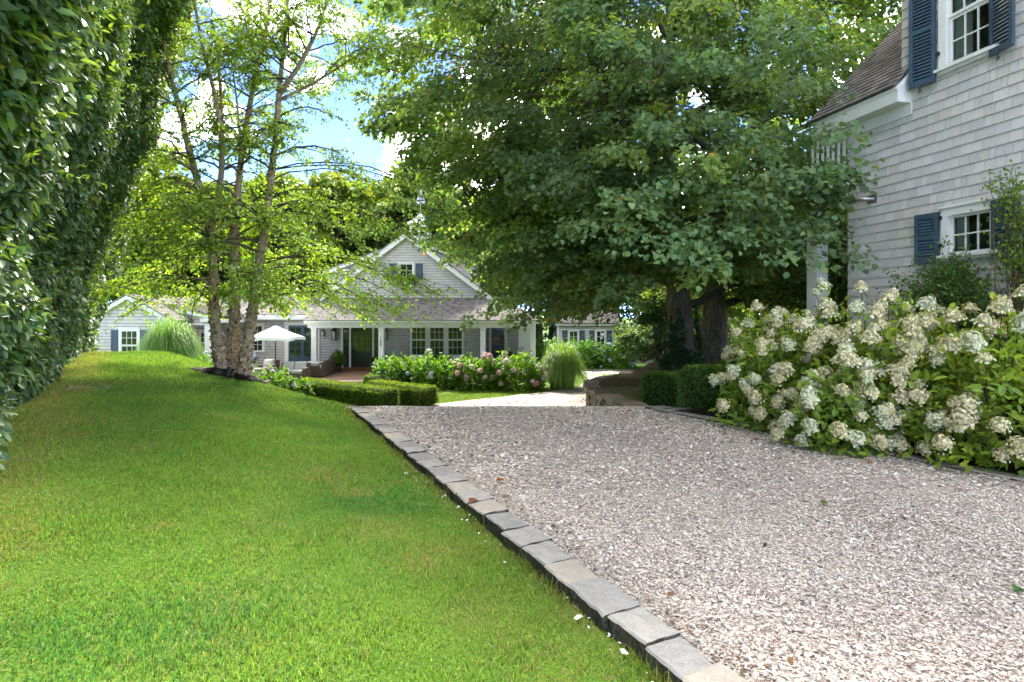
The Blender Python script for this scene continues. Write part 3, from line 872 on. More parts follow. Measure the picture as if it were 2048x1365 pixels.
# wall shingles: the largest in view are pieces of their own, the rest one mass
skips = [(lowW[0] - .14, lowW[1] + .14, lowW[2] + .45 - .5, lowW[3] + .16 + .0), (uppW[0] - .13, uppW[1] + .13, uppW[2] - .1, uppW[3] + .2)]
O_ = (0, 0, -.45)
sk = [(a, b_, c + .45, d + .45) for (a, b_, c, d) in [(lowW[0] - .1, lowW[1] + .1, lowW[2] - .06, lowW[3] + .1), (uppW[0] - .1, uppW[1] + .1, uppW[2] - .06, uppW[3] + .1)]]
zc = rz_(4.72) + .45
V, C, B = shingle_arrays(O_, (1, 0, 0), (0, 0, 1), (0, -1, 0), lambda t: 0 if t < zc + .25 else 1.05, lambda t: 5.4, wallTop + .45, EX, .07, .21, .024, (.51, .48, .445), skip=sk, amt=.06, r=np.random.default_rng(3), warm=.02, gap=.0055)
cen = (B[:, 0] + B[:, 1]) / 2; zc_ = (B[:, 2] + B[:, 3]) / 2 - .45 + .3
inview = (cen < 2.85) & (zc_ > 1.75) & (zc_ < 6.0) & ~((cen < 1.3) & (zc_ > 4.72))
dep = 10 - .971 * cen
vis = inview & ((zc_ - EYE) / dep < 632 / F) & (((5.914 + .238 * cen) / dep) < .905)
order = np.argsort(-(np.where(vis, (B[:, 1] - B[:, 0]) / dep ** 2, -1)))
pick = order[:300]; rest = np.setdiff1d(np.arange(len(B)), pick)
b8 = (np.arange(len(rest)) * 8)[:, None, None]
o = mobj('shingle_field', mesh_np('shingle_field', V[rest].reshape(-1, 3), (b8 + HEX[None]).reshape(-1, 4), np.repeat(C[rest], 8, 0)), M['shingle'], RH); o['kind'] = 'stuff'
b1 = HEX
for i in pick:
    o = mobj('shingle', mesh_np('shingle', V[i], b1, np.repeat(C[i][None], 8, 0)), M['shingle'], RH)
# corner board side and roof
MB().box(-.002, .02, -.012, .16, -.6, rz_(4.7)).build('corner_edge', M['greywood'], RH, off=(0, 0, 0))
# eave: frieze, soffit, fascia, return
e = MB(); oz = .276
e.box(-.35, 1.23, -.03, .02, rz_(4.72), rz_(4.90))
e.build('frieze', M['white'], RH, off=(0, 0, 0))
e = MB()
e.prism([(-.5, -.03, rz_(4.90)), (-.5, -oz, rz_(4.90)), (-.5, -oz - .02, rz_(5.06)), (-.5, -oz - .045, rz_(5.10)), (-.5, -oz - .02, rz_(5.13)), (-.5, -.03, rz_(5.36)), (-.5, .02, rz_(5.36)), (-.5, .02, rz_(4.90))], (1.72, 0, 0))
e.build('eave_box', M['white'], RH, off=(0, 0, 0))
MB().prism([(1.221, -oz - .03, rz_(5.115)), (1.221, -.035, rz_(5.40)), (1.221, -.035, rz_(5.31)), (1.221, -oz - .03, rz_(5.025))], (.022, 0, 0)).build('rake_board', M['white'], RH, off=(0, 0, 0))
rl = 4.2
shr = MB().quad((-.6, -oz - .05, rz_(5.13)), (1.2, -oz - .05, rz_(5.13)), (1.2, -oz - .05 + rl * .707, rz_(5.13) + rl * .707), (-.6, -oz - .05 + rl * .707, rz_(5.13) + rl * .707))
ro = shr.build('roof', M['greywood'], RH, off=(0, 0, 0))
shingles('roof_shingle_field', RH, M['roof'], (0, -oz - .06, rz_(5.14)), (1, 0, 0), (0, .7071, .7071), (0, -.7071, .7071), lambda t: -.6, lambda t: 1.20 if t < .45 else 1.04, rl, .14, .09, .22, .026, (.16, .14, .125), amt=.2, r=np.random.default_rng(8))
# lower window
Wl = T(((lowW[0] + lowW[1]) / 2, 0, lowW[2]))
wl = window(RH, Wl, lowW[1] - lowW[0], lowW[3] - lowW[2], 3, 2, M['glass'], .10, False, .05, .06, True)
wu = window(RH, T(((uppW[0] + uppW[1]) / 2, 0, uppW[2])), uppW[1] - uppW[0], uppW[3] - uppW[2], 3, 2, M['glass'], .11, True, .05, .06, True)
def room(ww, wo_, curt, blind=None):
    a, b_, c, d = ww
    q = MB(); y0, y1 = .17, 1.6
    q.quad((a - .3, y1, c - .3), (b_ + .3, y1, c - .3), (b_ + .3, y1, d + .3), (a - .3, y1, d + .3))
    q.quad((a - .3, y0, c - .3), (a - .3, y1, c - .3), (a - .3, y1, d + .3), (a - .3, y0, d + .3)); q.quad((b_ + .3, y0, c - .3), (b_ + .3, y1, c - .3), (b_ + .3, y1, d + .3), (b_ + .3, y0, d + .3))
    q.quad((a - .3, y0, c - .3), (b_ + .3, y0, c - .3), (b_ + .3, y1, c - .3), (a - .3, y1, c - .3)); q.quad((a - .3, y0, d + .3), (b_ + .3, y0, d + .3), (b_ + .3, y1, d + .3), (a - .3, y1, d + .3))
    q.build('room_interior', M['room'], wo_, off=(0, 0, 0))
    for (x0, x1) in curt:
        k = MB(); n = 18; pts = [(x0 + (x1 - x0) * i / n, .12 + .022 * math.sin(i * 2.1), c) for i in range(n + 1)]
        for i in range(n):
            p, r_ = pts[i], pts[i + 1]
            k.quad(p, r_, (r_[0], r_[1], d), (p[0], p[1], d))
        k.build('curtain', M['curtain'], wo_, off=(0, 0, 0))
    if blind:
        MB().box(a + .03, b_ - .03, .075, .09, d - blind, d).build('blind', M['blind'], wo_, off=(0, 0, 0))
room(lowW, wl, [(lowW[0], lowW[0] + .17)])
room(uppW, wu, [(uppW[0], uppW[0] + .25), (uppW[1] - .14, uppW[1])], .55)
# shutters, swung a little off the wall
def sh_at(s, z, w, h, turn, nsl, side):
    shutter(RH, T((s, -.055, z)) @ Matrix.Rotation(turn, 4, 'Z') @ T((side * w / 2, 0, 0)), w, h, .038, nsl)
sh_at(lowW[0] - .125, lowW[2] - .10, .33, .74, R(10), 13, -1)
sh_at(lowW[1] + .04, lowW[2] - .08, .38, .74, R(-8), 13, 1)
sh_at(uppW[0] - .14, uppW[2] - .16, .36, 1.7, R(14), 30, -1)
sh_at(uppW[1] + .01, uppW[2] - .14, .36, 1.7, R(-14), 30, 1)
# hinges
for (s, z) in ((lowW[0] - .115, lowW[2] + .52), (lowW[0] - .115, lowW[2] + .12), (uppW[0] - .12, uppW[2] + .2)):
    MB().box(s - .02, s + .04, -.085, -.062, z, z + .05).build('hinge', M['iron'], RH, off=(0, 0, 0))
# steel vent pipe through a plate
vz = rz_(1.6 + (632 - 400) / F * 9.55)
MB().box(.42, .60, -.028, -.018, vz - .07, vz + .075).build('vent_plate', M['steel'], RH, off=(0, 0, 0))
vp = MB().tube([(.52, -.02, vz), (.50, -.13, vz), (.46, -.17, vz), (.36, -.2, vz), (.28, -.22, vz)], [.032, .032, .033, .033, .033], 14, cap=False)
vp.tube([(.305, -.214, vz), (.27, -.223, vz)], [.038, .038], 14, cap=False)
vp.build('vent_pipe', M['steel'], RH, off=(0, 0, 0), smooth=True)
# balcony beyond the corner
bz0, bz1 = rz_(3.58), rz_(3.95)
MB().box(-.95, -.004, -.03, .10, bz0, bz1).build('balcony_beam', M['white'], RH, off=(0, 0, 0))
MB().box(-.95, -.004, .10, 3.0, bz1 - .08, bz1 + .03).build('balcony_floor', M['greywood'], RH, off=(0, 0, 0))
for k in range(1):
    MB().box(-.5 - k * .6, -.44 - k * .6, .101, 3.0, bz0 + .02, bz1 - .081).build('joist', M['greywood'], RH, off=(0, 0, 0))
MB().box(-.95, -.01, -.01, .06, bz1 + .12, bz1 + .18).build('balcony_rail', M['white'], RH, off=(0, 0, 0)); MB().box(-.95, -.01, -.02, .07, bz1 + .95, bz1 + 1.01).build('balcony_rail', M['white'], RH, off=(0, 0, 0))
bm_ = MB().box(-.018, .018, -.018, .018, 0, .77).mesh('baluster'); bm_.materials.append(M['white'])
for k in range(7):
    o = bpy.data.objects.new('baluster', bm_); o.location = (-.12 - k * .125, .025, bz1 + .18); link(o, RH)
MB().box(-.93, -.67, -.06, .20, -.6, bz0).build('porch_post', M['white'], RH, off=(0, 0, 0), bevel=.008)
# weathered trellis at the foot of the wall
TR = thing('trellis', 'weathered grey wooden trellis carrying the rose against the near house', 'trellis', (CX, DC, .3), ang)
for k, s in enumerate((1.75, 2.05, 2.35, 2.62)):
    MB().box(s, s + .045, -.20, -.17, -.2, 1.75 - .1 * (k % 2)).build('upright', M['greywood'], TR, off=(0, 0, 0))
for z in (.5, .9, 1.3, 1.62):
    MB().box(1.68, 2.72, -.225, -.201, z, z + .04).build('rail', M['greywood'], TR, off=(0, 0, 0))

# ------------------------------------------------------------------ far house with porch
FO = (-8.0, 30.0, LOW)
FH = thing('porch_house', 'low shingled house with white columned porch and cupola at the end of the garden', 'house', FO)
def fx(px, D): return (px - 1024) * D / F
def fz(py, D): return EYE - (py - HZ) * D / F
def WB(mb_, name, m, **kw): return mb_.build(name, m, FH, off=FO, **kw)
WM = lambda x, y, z: T((x - FO[0], y - FO[1], z - FO[2]))
sub = lambda p: tuple(np.asarray(p, float) - np.asarray(FO))
r5 = np.random.default_rng(5)
YB = 32.2                                     # wall behind the porch
fl = LOW + .08                                # porch deck level
# deck boards
V, C, _ = shingle_arrays((0, 26.6, fl - .02), (1, 0, 0), (0, 1, 0), (0, 0, 1), lambda t: -17, lambda t: 1.1, 6.0, .14, 2.4, 3.8, .02, (.21, .13, .085), amt=.14, r=r5, lap=-.04)
V[:, 6:, 2] = V[:, 4:6, 2]
o = mobj('deck_boards', mesh_np('deck_boards', V.reshape(-1, 3) - np.array(FO), ((np.arange(len(V)) * 8)[:, None, None] + HEX[None]).reshape(-1, 4), np.repeat(C, 8, 0)), M['deck'], FH); o['kind'] = 'stuff'
WB(MB().box(-17, 1.1, 26.55, 32.4, LOW - .3, fl - .021), 'deck_base', M['greywood'])
# walls
wl_ = MB()
wl_.box(-17.2, -1.6, YB, YB + .15, LOW, 1.9); wl_.box(-1.75, -1.6, YB + .15, 33.2, LOW, 1.9); wl_.box(-1.75, 1.3, 33.2, 33.35, LOW, 1.9)
WB(wl_, 'wall', M['greywood'])
tri = fx(816, YB), fx(932, YB)
wz0, wz1 = fz(711, YB), 1.12
skp = []
def skip_rect(x0, x1, z0, z1): skp.append((x0, x1, z0 - LOW, z1 - LOW))
skip_rect(tri[0] + .05, tri[1] - .05, wz0 - .05, 1.4)
dx0, dx1 = fx(684, YB), fx(762, YB)
skip_rect(dx0, dx1, LOW, 1.4)
fd0, fd1 = fx(571, YB), fx(640, YB)
skip_rect(fd0, fd1, LOW, 1.3)
w2 = fx(493, YB), fx(530, YB); skip_rect(w2[0] + .03, w2[1] - .03, -.50, 1.15)
w3 = fx(430, YB), fx(470, YB); skip_rect(w3[0] + .03, w3[1] - .03, -.52, 1.15)
shingles('shingle_field', FH, M['shingle'], (0, YB - .002, LOW), (1, 0, 0), (0, 0, 1), (0, -1, 0), lambda t: -17.2, lambda t: -1.6, 3.3, .155, .10, .22, .036, SH, skip=skp, off=FO, amt=.05, r=r5, butt_shade=.022)
shingles('shingle_field', FH, M['shingle'], (0, 33.198, LOW), (1, 0, 0), (0, 0, 1), (0, -1, 0), lambda t: -1.6, lambda t: 1.3, 3.3, .155, .10, .22, .036, SH, skip=[(-1.38, -.25, 0, 2.9)], off=FO, amt=.05, r=r5, butt_shade=.022)
shingles('shingle_field', FH, M['shingle'], (-1.598, 32.2, LOW), (0, 1, 0), (0, 0, 1), (1, 0, 0), lambda t: 0, lambda t: 1.0, 3.3, .155, .10, .22, .036, SH, off=FO, amt=.05, r=r5, butt_shade=.022)
# triple window of the porch
tw = (tri[1] - tri[0] - .2) / 3
for i in range(3):
    window(FH, WM(tri[0] + .1 + tw * (i + .5), YB, wz0), tw - .2, wz1 - wz0, 3, 2, M['glassdark'], .1, True, 0, .075)
window(FH, WM((w2[0] + w2[1]) / 2, YB, -.40), w2[1] - w2[0] - .22, 1.45, 3, 2, M['glassdark'], .11, True, 0, .07)
window(FH, WM((w3[0] + w3[1]) / 2, YB, -.42), w3[1] - w3[0] - .22, 1.45, 3, 2, M['glassdark'], .11, True, 0, .07)
# glazed doors
def glazed_door(name, x0, x1, z0, z1, y, cols, rows, panel=.38, m=M['door'], label=None):
    d = MB(); st = .09 if x1 - x0 > .6 else .05
    zp = z0 + (z1 - z0) * panel
    d.box(x0, x0 + st, y - .05, y, z0, z1); d.box(x1 - st, x1, y - .05, y, z0, z1)
    d.box(x0 + st, x1 - st, y - .049, y, z0, z0 + .12); d.box(x0 + st, x1 - st, y - .049, y, zp - .12, zp); d.box(x0 + st, x1 - st, y - .049, y, z1 - .1, z1)
    d.box(x0 + st, x1 - st, y - .03, y, z0 + .12, zp - .12)
    if x1 - x0 > .5: d.box(x0 + st + .06, x1 - st - .06, y - .042, y - .03, z0 + .18, zp - .18)
    iw, ih = x1 - x0 - 2 * st, z1 - .1 - zp
    for i in range(1, cols):
        x = x0 + st + iw * i / cols; d.box(x - .015, x + .015, y - .045, y - .005, zp, z1 - .1)
    for j in range(1, rows):
        z = zp + ih * j / rows; d.box(x0 + st, x1 - st, y - .044, y - .006, z - .015, z + .015)
    do = WB(d, name, m, label=label)
    for i in range(cols):
        for j in range(rows):
            p = bpy.data.objects.new('pane', pane_mesh(M['glassdark']))
            p.matrix_local = WM(x0 + st + iw * (i + .5) / cols, y - .02, zp + ih * (j + .5) / rows) @ Matrix.Diagonal((iw / cols - .01, 1, ih / rows - .01, 1)); link(p, do)
    k = MB().tube([(x0 + .06, y - .05, z0 + (z1 - z0) * .45), (x0 + .06, y - .10, z0 + (z1 - z0) * .45)], [.02, .03], 8)
    if x1 - x0 > .6: k.build('door_handle', M['bronze'], do, off=FO)
    return do
yd = YB - .03
df = fl + .17                                  # door sill level
ex0, ex1 = fx(703, YB), fx(745, YB)
glazed_door('front_door', ex0, ex1, df, 1.05, yd, 3, 4, label='dark green black glazed front door')
glazed_door('sidelight', fx(687, YB), fx(699, YB), df, 1.05, yd, 1, 4)
glazed_door('sidelight', fx(749, YB), fx(760, YB), df, 1.05, yd, 1, 4)
c_ = MB()
for (a, b_) in ((dx0 - .06, fx(687, YB)), (fx(699, YB), ex0), (ex1, fx(749, YB)), (fx(760, YB), dx1 + .08)):
    c_.box(a + .002, b_ - .002, yd - .07, YB, df - .02, 1.06)
c_.box(dx0 - .06, dx1 + .08, yd - .072, YB, 1.062, 1.3)
WB(c_, 'door_casing', M['white'])
st_ = MB().box(dx0 + .1, dx1 - .05, YB - .55, YB - .04, fl + .004, fl + .085); st_.box(dx0 + .2, dx1 - .1, YB - .3, YB - .045, fl + .086, df - .005)
WB(st_, 'door_step', M['teak'])
# french doors to the patio
fm = (fx(578, YB) + fx(634, YB)) / 2
glazed_door('french_door', fx(578, YB), fm - .005, fl + .02, 1.05, yd, 2, 4, .30, M['navy'], 'navy glazed patio door')
glazed_door('french_door', fm + .005, fx(634, YB), fl + .02, 1.05, yd, 2, 4, .30, M['navy'], 'navy glazed patio door')
c_ = MB().box(fx(570, YB), fx(578, YB) - .004, yd - .06, YB, fl, 1.06); c_.box(fx(634, YB) + .004, fx(640, YB), yd - .06, YB, fl, 1.06); c_.box(fx(570, YB), fx(640, YB), yd - .062, YB, 1.062, 1.25)
WB(c_, 'door_casing', M['white'])
# side door in the recess, board panel, mailbox
glazed_door('side_door', fx(983, 33.2), fx(1009, 33.2), fl + .1, 1.05, 33.17, 3, 2, .55)
c_ = MB().box(fx(978, 33.2), fx(983, 33.2) - .003, 33.1, 33.2, fl, 1.2); c_.box(fx(1009, 33.2) + .003, fx(1015, 33.2), 33.1, 33.2, fl, 1.2); c_.box(fx(978, 33.2), fx(1015, 33.2), 33.098, 33.2, 1.06, 1.2)
WB(c_, 'door_casing', M['white'])
bp0 = fx(1037, 31)
for k in range(5):
    WB(MB().box(bp0 + k * .15, bp0 + k * .15 + .143, 31.0, 31.06 + .004 * (k % 2), fl, 1.2), 'board', M['white'])
MBX = MB().box(bp0 + .06, bp0 + .30, 30.82, 30.99, -.35, -.12); MBX.box(bp0 + .04, bp0 + .32, 30.78, 30.995, -.12, -.09)
WB(MBX, 'mailbox', M['lead'])
# columns, pedestals
cols_ = [fx(629, 30), fx(763, 30), fx(966, 30), fx(1066, 30)]
bb, bt = fz(656, 30), fz(648, 30)
for i, cx in enumerate(cols_):
    hw = .135
    pz = fz(726, 30) if i < 2 else fl
    k = MB().box(cx - hw, cx + hw, 30 - hw, 30 + hw, pz + .05, bb)
    k.box(cx - hw - .03, cx + hw + .03, 30 - hw - .03, 30 + hw + .03, pz + .051, pz + .11); k.box(cx - hw - .025, cx + hw + .025, 30 - hw - .025, 30 + hw + .025, bb - .08, bb - .002)
    co = WB(k, 'column', M['white'])
    if i < 2:
        p = MB().box(cx - .33, cx + .33, 29.67, 30.33, LOW, pz - .02)
        po = WB(p, 'pedestal', M['greywood'])
        shingles('pedestal_shingles', po, M['shingle'], (cx, 29.668, LOW), (1, 0, 0), (0, 0, 1), (0, -1, 0), lambda t: -.34, lambda t: .34, pz - .03 - LOW, .13, .1, .2, .016, SH, off=FO, r=r5, butt_shade=.022)
        shingles('pedestal_shingles', po, M['shingle'], (cx + .332, 30, LOW), (0, 1, 0), (0, 0, 1), (1, 0, 0), lambda t: -.34, lambda t: .34, pz - .03 - LOW, .13, .1, .2, .016, SH, off=FO, r=r5, butt_shade=.022)
        WB(MB().box(cx - .38, cx + .38, 29.62, 30.38, pz - .02, pz + .05), 'pedestal_cap', M['white'], bevel=.01)
# house number on the second column
for k, ch in enumerate('149'):
    cu = bpy.data.curves.new('number', 'FONT'); cu.body = ch; cu.size = .21; cu.extrude = .008; cu.align_x = 'CENTER'
    to = bpy.data.objects.new('number_tmp', cu); col.objects.link(to)
    dg = bpy.context.evaluated_depsgraph_get()
    me = bpy.data.meshes.new_from_object(to.evaluated_get(dg)); bpy.data.objects.remove(to)
    me.materials.clear(); me.materials.append(M['iron'])
    o = bpy.data.objects.new('house_number', me)
    o.matrix_local = WM(cols_[1] - .01, 30 - .135 - .012, fz(679 + k * 6.6, 30)) @ Matrix.Rotation(R(90), 4, 'X'); link(o, FH)
    o['label'] = 'dark numeral %s on the porch column' % ch
# beam, gutter, ceiling
WB(MB().box(fx(617, 30), fx(1071, 30), 29.86, 30.14, bb, bt), 'porch_beam', M['white'])
WB(MB().box(fx(617, 30), fx(1071, 30), 30.14, YB - .001, bb + .02, bb + .06), 'porch_ceiling', M['white'])
WB(MB().box(cols_[3] - .12, cols_[3] + .12, 30.141, 33.2, bb, bt), 'side_beam', M['white'])
EX0, EX1 = fx(608, 29.6), fx(1088, 29.6)
g0, g1 = fz(648, 29.6), fz(642, 29.6)
gt = MB().prism([(EX0, 29.6, g0 + .03), (EX0, 29.53, g0 + .10), (EX0, 29.52, g1), (EX0, 29.70, g1), (EX0, 29.86, g0), (EX0, 29.62, g0)], (EX1 - EX0, 0, 0))
WB(gt, 'gutter', M['white'])
WB(MB().tube([(cols_[3] + .1, 29.62, g0 + .02), (cols_[3] + .06, 29.8, bb - .1), (cols_[3] + .1, 29.82, fl)], .04, 8), 'downpipe', M['white'])
# porch roof (front slope with hip at the right)
ez = g1 + .02; tz = 2.64; ey, ty = 29.5, 33.0
sl_ = math.hypot(ty - ey, tz - ez); Ud = np.array([0, (ty - ey) / sl_, (tz - ez) / sl_]); Nd = np.array([0, -Ud[2], Ud[1]])
hipx = fx(993, 33)
WB(MB().poly([(EX0, ey + .02, ez - .02), (EX1, ey + .02, ez - .02), (hipx, ty, tz - .02), (EX0, ty, tz - .02)]), 'porch_roof', M['greywood'])
shingles('roof_shingle_field', FH, M['roof'], (0, ey, ez), (1, 0, 0), Ud, Nd, lambda t: EX0, lambda t: EX1 + (hipx - EX1) * t / sl_, sl_, .135, .08, .2, .03, RF, off=FO, amt=.24, r=r5)
hd = np.array([hipx - EX1, 0, tz - ez]); hl = np.linalg.norm(hd); hu = hd / hl
WB(MB().poly([(EX1, ey + .02, ez - .02), (EX1, 36.5, ez - .02), (hipx, ty, tz - .02)]), 'porch_roof_end', M['greywood'])
shingles('roof_shingle_field', FH, M['roof'], (EX1, ey, ez), (0, 1, 0), hu, np.array([hu[2], 0, -hu[0]]), lambda t: 3.5 * t / hl, lambda t: 7 - 3.5 * t / hl, hl, .135, .08, .2, .03, RF, off=FO, amt=.24, r=r5)
hip = MB()
pa, pb = np.array([EX1, ey, ez + .02]), np.array([hipx, ty, tz + .02])
for k in range(26):
    a = pa + (pb - pa) * k / 26; b_ = pa + (pb - pa) * (k + 1.3) / 26
    hip.hexa([a + (-.12, 0, 0), a + (.05, .1, -.03), b_ + (.05, .1, -.03), b_ + (-.12, 0, 0), a + (-.1, -.02, .05), a + (.05, .1, .05), b_ + (.05, .1, .02), b_ + (-.1, 0, .02)])
ho = WB(hip, 'hip_caps', M['greywood']); ho['kind'] = 'stuff'
# upper gable wall
GX, GZ = fx(813, 33), 6.2; gb = 2.62; slope = .75; gw = 4.75
gp = MB().poly([(GX - gw, 33, gb), (GX + gw, 33, gb), (GX, 33, gb + gw * slope)])
WB(gp, 'gable_wall', M['greywood'])
uw = (fx(797, 33), fx(829, 33), fz(558, 33), fz(527, 33))
shingles('shingle_field', FH, M['shingle'], (0, 32.998, gb), (1, 0, 0), (0, 0, 1), (0, -1, 0), lambda t: GX - gw + t / slope, lambda t: GX + gw - t / slope, gw * slope, .155, .10, .22, .036, SH, skip=[(uw[0] + .03, uw[1] - .03, uw[2] - gb, uw[3] - gb)], off=FO, amt=.05, r=r5, butt_shade=.022)
window(FH, WM((uw[0] + uw[1]) / 2, 33, uw[2] + .07), uw[1] - uw[0] - .16, uw[3] - uw[2] - .1, 2, 2, M['glassdark'], .08, False, 0, .07)
for (a, b_) in ((779, 793), (832, 846)):
    shutter(FH, WM((fx(a, 33) + fx(b_, 33)) / 2, 32.97, fz(559, 33)), fx(b_, 33) - fx(a, 33), fz(528, 33) - fz(559, 33), .04, 12)
bx0, bx1 = fx(791, 32.9), fx(832, 32.9)
WB(MB().box(bx0, bx1, 32.66, 32.96, fz(573, 33), fz(563, 33)), 'window_box', M['navy'])
# rake boards, gable roof
for s in (-1, 1):
    d = np.array([s * 1, 0, -slope]); L_ = gw + .25
    a = np.array([GX, 32.72, gb + gw * slope + .22]); e_ = a + d * L_
    WB(MB().prism([a, e_, e_ + (0, 0, -.30), a + (0, 0, -.30)], (0, .26, 0)), 'rake_board', M['white'])
    WB(MB().prism([a + (0, -.02, .002), e_ + (0, -.02, .002), e_ + (0, -.02, -.09), a + (0, -.02, -.09)], (0, .018, 0)), 'rake_moulding', M['white'])
    nn = np.array([s * slope, 0, 1]) / math.hypot(1, slope); Lr = L_ * math.hypot(1, slope)
    WB(MB().prism([a + (0, -.04, 0), e_ + (0, -.04, 0), e_ + (0, -.04, .04), a + (0, -.04, .04)], (0, 9, 0)), 'gable_roof', M['greywood'])
    shingles('roof_shingle_field', FH, M['roof'], e_ + (0, -.06, .05), (0, 1, 0), -d / math.hypot(1, slope), nn, lambda t: 0, lambda t: 9, Lr, .15, .1, .25, .03, RF, off=FO, amt=.22, r=r5)
# wider block behind with its shallow roof
bz = 6.25; sb = .38
for y_ in (35.0,):
    WB(MB().poly([(GX - 5.2, y_, gb), (GX + 3.85, y_, gb), (GX + 3.85, y_, bz - sb * 3.85), (GX, y_, bz), (GX - 5.2, y_, bz - sb * 5.2)]), 'rear_wall', M['greywood'])
    shingles('shingle_field', FH, M['shingle'], (0, y_ - .002, gb), (1, 0, 0), (0, 0, 1), (0, -1, 0), lambda t: GX - min(5.2, (bz - gb - t) / sb), lambda t: GX + min(3.85, (bz - gb - t) / sb), bz - gb, .155, .10, .22, .036, SH, off=FO, amt=.05, r=r5, butt_shade=.022)
WB(MB().quad((GX + 3.85, 35, gb), (GX + 3.85, 41, gb), (GX + 3.85, 41, bz - sb * 3.85), (GX + 3.85, 35, bz - sb * 3.85)), 'rear_side_wall', M['greywood'])
for s, ln in ((-1, 5.5), (1, 4.1)):
    a = np.array([GX, 34.8, bz + .1]); e_ = a + np.array([s, 0, -sb]) * ln
    WB(MB().prism([a, e_, e_ + (0, 0, -.2), a + (0, 0, -.2)], (0, .17, 0)), 'rake_board', M['white'])
    WB(MB().prism([a + (0, -.03, .002), e_ + (0, -.03, .002), e_ + (0, -.03, .06), a + (0, -.03, .06)], (0, 7, 0)), 'rear_roof', M['greywood'])
# cupola with concave roof and a ship weathervane
cx0, cx1 = fx(819, 37), fx(857, 37); cm = (cx0 + cx1) / 2; hw = (cx1 - cx0) / 2
cz0, cz1 = 5.9, fz(449, 37); cy = 37 + hw
k = MB()
for sx in (-1, 1):
    for sy in (-1, 1):
        k.box(cm + sx * hw - (.14 if sx > 0 else 0), cm + sx * hw + (.14 if sx < 0 else 0), cy + sy * hw - (.14 if sy > 0 else 0), cy + sy * hw + (.14 if sy < 0 else 0), cz0, cz1)
k.box(cm - hw + .01, cm + hw - .01, cy - hw + .01, cy + hw - .01, cz0, fz(472, 37)); k.box(cm - hw + .002, cm + hw - .002, cy - hw + .002, cy + hw - .002, cz1 - .16, cz1 - .002)
k.box(cm - hw - .12, cm + hw + .12, cy - hw - .12, cy + hw + .12, cz1, cz1 + .1)
k.box(cm - .03, cm + .03, cy - hw + .03, cy - hw + .07, fz(472, 37), cz1 - .16); k.box(cm - hw + .14, cm + hw - .14, cy - hw + .032, cy - hw + .068, (fz(472, 37) + cz1 - .16) / 2 - .02, (fz(472, 37) + cz1 - .16) / 2 + .02)
cu_ = WB(k, 'cupola', M['white'])
MB().box(cm - hw + .1, cm + hw - .1, cy - hw + .08, cy + hw - .08, fz(472, 37), cz1 - .16).build('cupola_glass', M['glassdark'], cu_, off=FO)
prof = [(1.0, 0), (.78, .1), (.52, .28), (.3, .48), (.12, .66), (.03, .72)]
k = MB(); n0 = None
for i in range(len(prof) - 1):
    (ra, za), (rb_, zb) = prof[i], prof[i + 1]; ra *= hw + .12; rb_ *= hw + .12
    for q in range(4):
        sg = [(-1, -1), (1, -1), (1, 1), (-1, 1)]; p, p2 = sg[q], sg[(q + 1) % 4]
        k.quad((cm + p[0] * ra, cy + p[1] * ra, cz1 + .1 + za), (cm + p2[0] * ra, cy + p2[1] * ra, cz1 + .1 + za), (cm + p2[0] * rb_, cy + p2[1] * rb_, cz1 + .1 + zb), (cm + p[0] * rb_, cy + p[1] * rb_, cz1 + .1 + zb))
k.build('cupola_roof', M['lead'], cu_, off=FO)
vt = cz1 + .8
WV = thing('weathervane', 'grey ship weathervane on top of the white cupola', 'weathervane', (cm, cy, vt))
v_ = MB().tube([(cm, cy, vt - .05), (cm, cy, vt + 1.75)], [.02, .012], 6); v_.build('mast', M['lead'], WV)
MB().prism([(cm - .30, cy - .02, vt + .78), (cm + .34, cy - .02, vt + .86), (cm + .26, cy - .02, vt + .70), (cm - .18, cy - .02, vt + .62)], (0, .04, 0)).build('hull', M['lead'], WV)
MB().prism([(cm - .02, cy - .01, vt + .92), (cm + .28, cy - .01, vt + .95), (cm + .01, cy - .01, vt + 1.7)], (0, .02, 0)).build('sail', M['lead'], WV)
MB().prism([(cm - .04, cy - .01, vt + .92), (cm - .28, cy - .01, vt + .88), (cm - .03, cy - .01, vt + 1.55)], (0, .02, 0)).build('sail', M['lead'], WV)
# lanterns by the doors
lantern(FH, WM(fx(647, YB), YB - .02, fz(672, YB)), .85)
lantern(FH, WM(fx(670, YB), YB - .02, fz(679, YB)), 1.5)
lantern(FH, WM(fx(772, YB), YB - .02, fz(679, YB)), 1.5)
# ---- left wing: low main roof, front gable, small porch
rz0, ry0, ry1, rz1 = 1.68, 31.6, 35.0, 2.77
wx0, wx1 = -23.0, EX0 + .3
sl2 = math.hypot(ry1 - ry0, rz1 - rz0); U2 = np.array([0, (ry1 - ry0) / sl2, (rz1 - rz0) / sl2]); N2 = np.array([0, -U2[2], U2[1]])
WB(MB().quad((wx0, ry0, rz0 - .02), (wx1 + 3, ry0, rz0 - .02), (wx1 + 3, ry1, rz1 - .02), (wx0, ry1, rz1 - .02)), 'wing_roof', M['greywood'])
shingles('roof_shingle_field', FH, M['roof'], (0, ry0 - .02, rz0), (1, 0, 0), U2, N2, lambda t: wx0, lambda t: wx1 + (3 if t > 1.6 else 0), sl2, .135, .08, .2, .03, (.24, .217, .195), off=FO, amt=.2, r=r5)
WB(MB().quad((wx0, ry1, rz1 - .02), (wx1 + 3, ry1, rz1 - .02), (wx1 + 3, 39, 1.4), (wx0, 39, 1.4)), 'wing_roof_back', M['greywood'])
WB(MB().box(-15.6, wx1, 31.5, 31.66, 1.40, 1.66), 'wing_fascia', M['white'])
WB(MB().box(-15.6, wx1, 31.66, YB - .001, 1.36, 1.40), 'wing_soffit', M['white'])
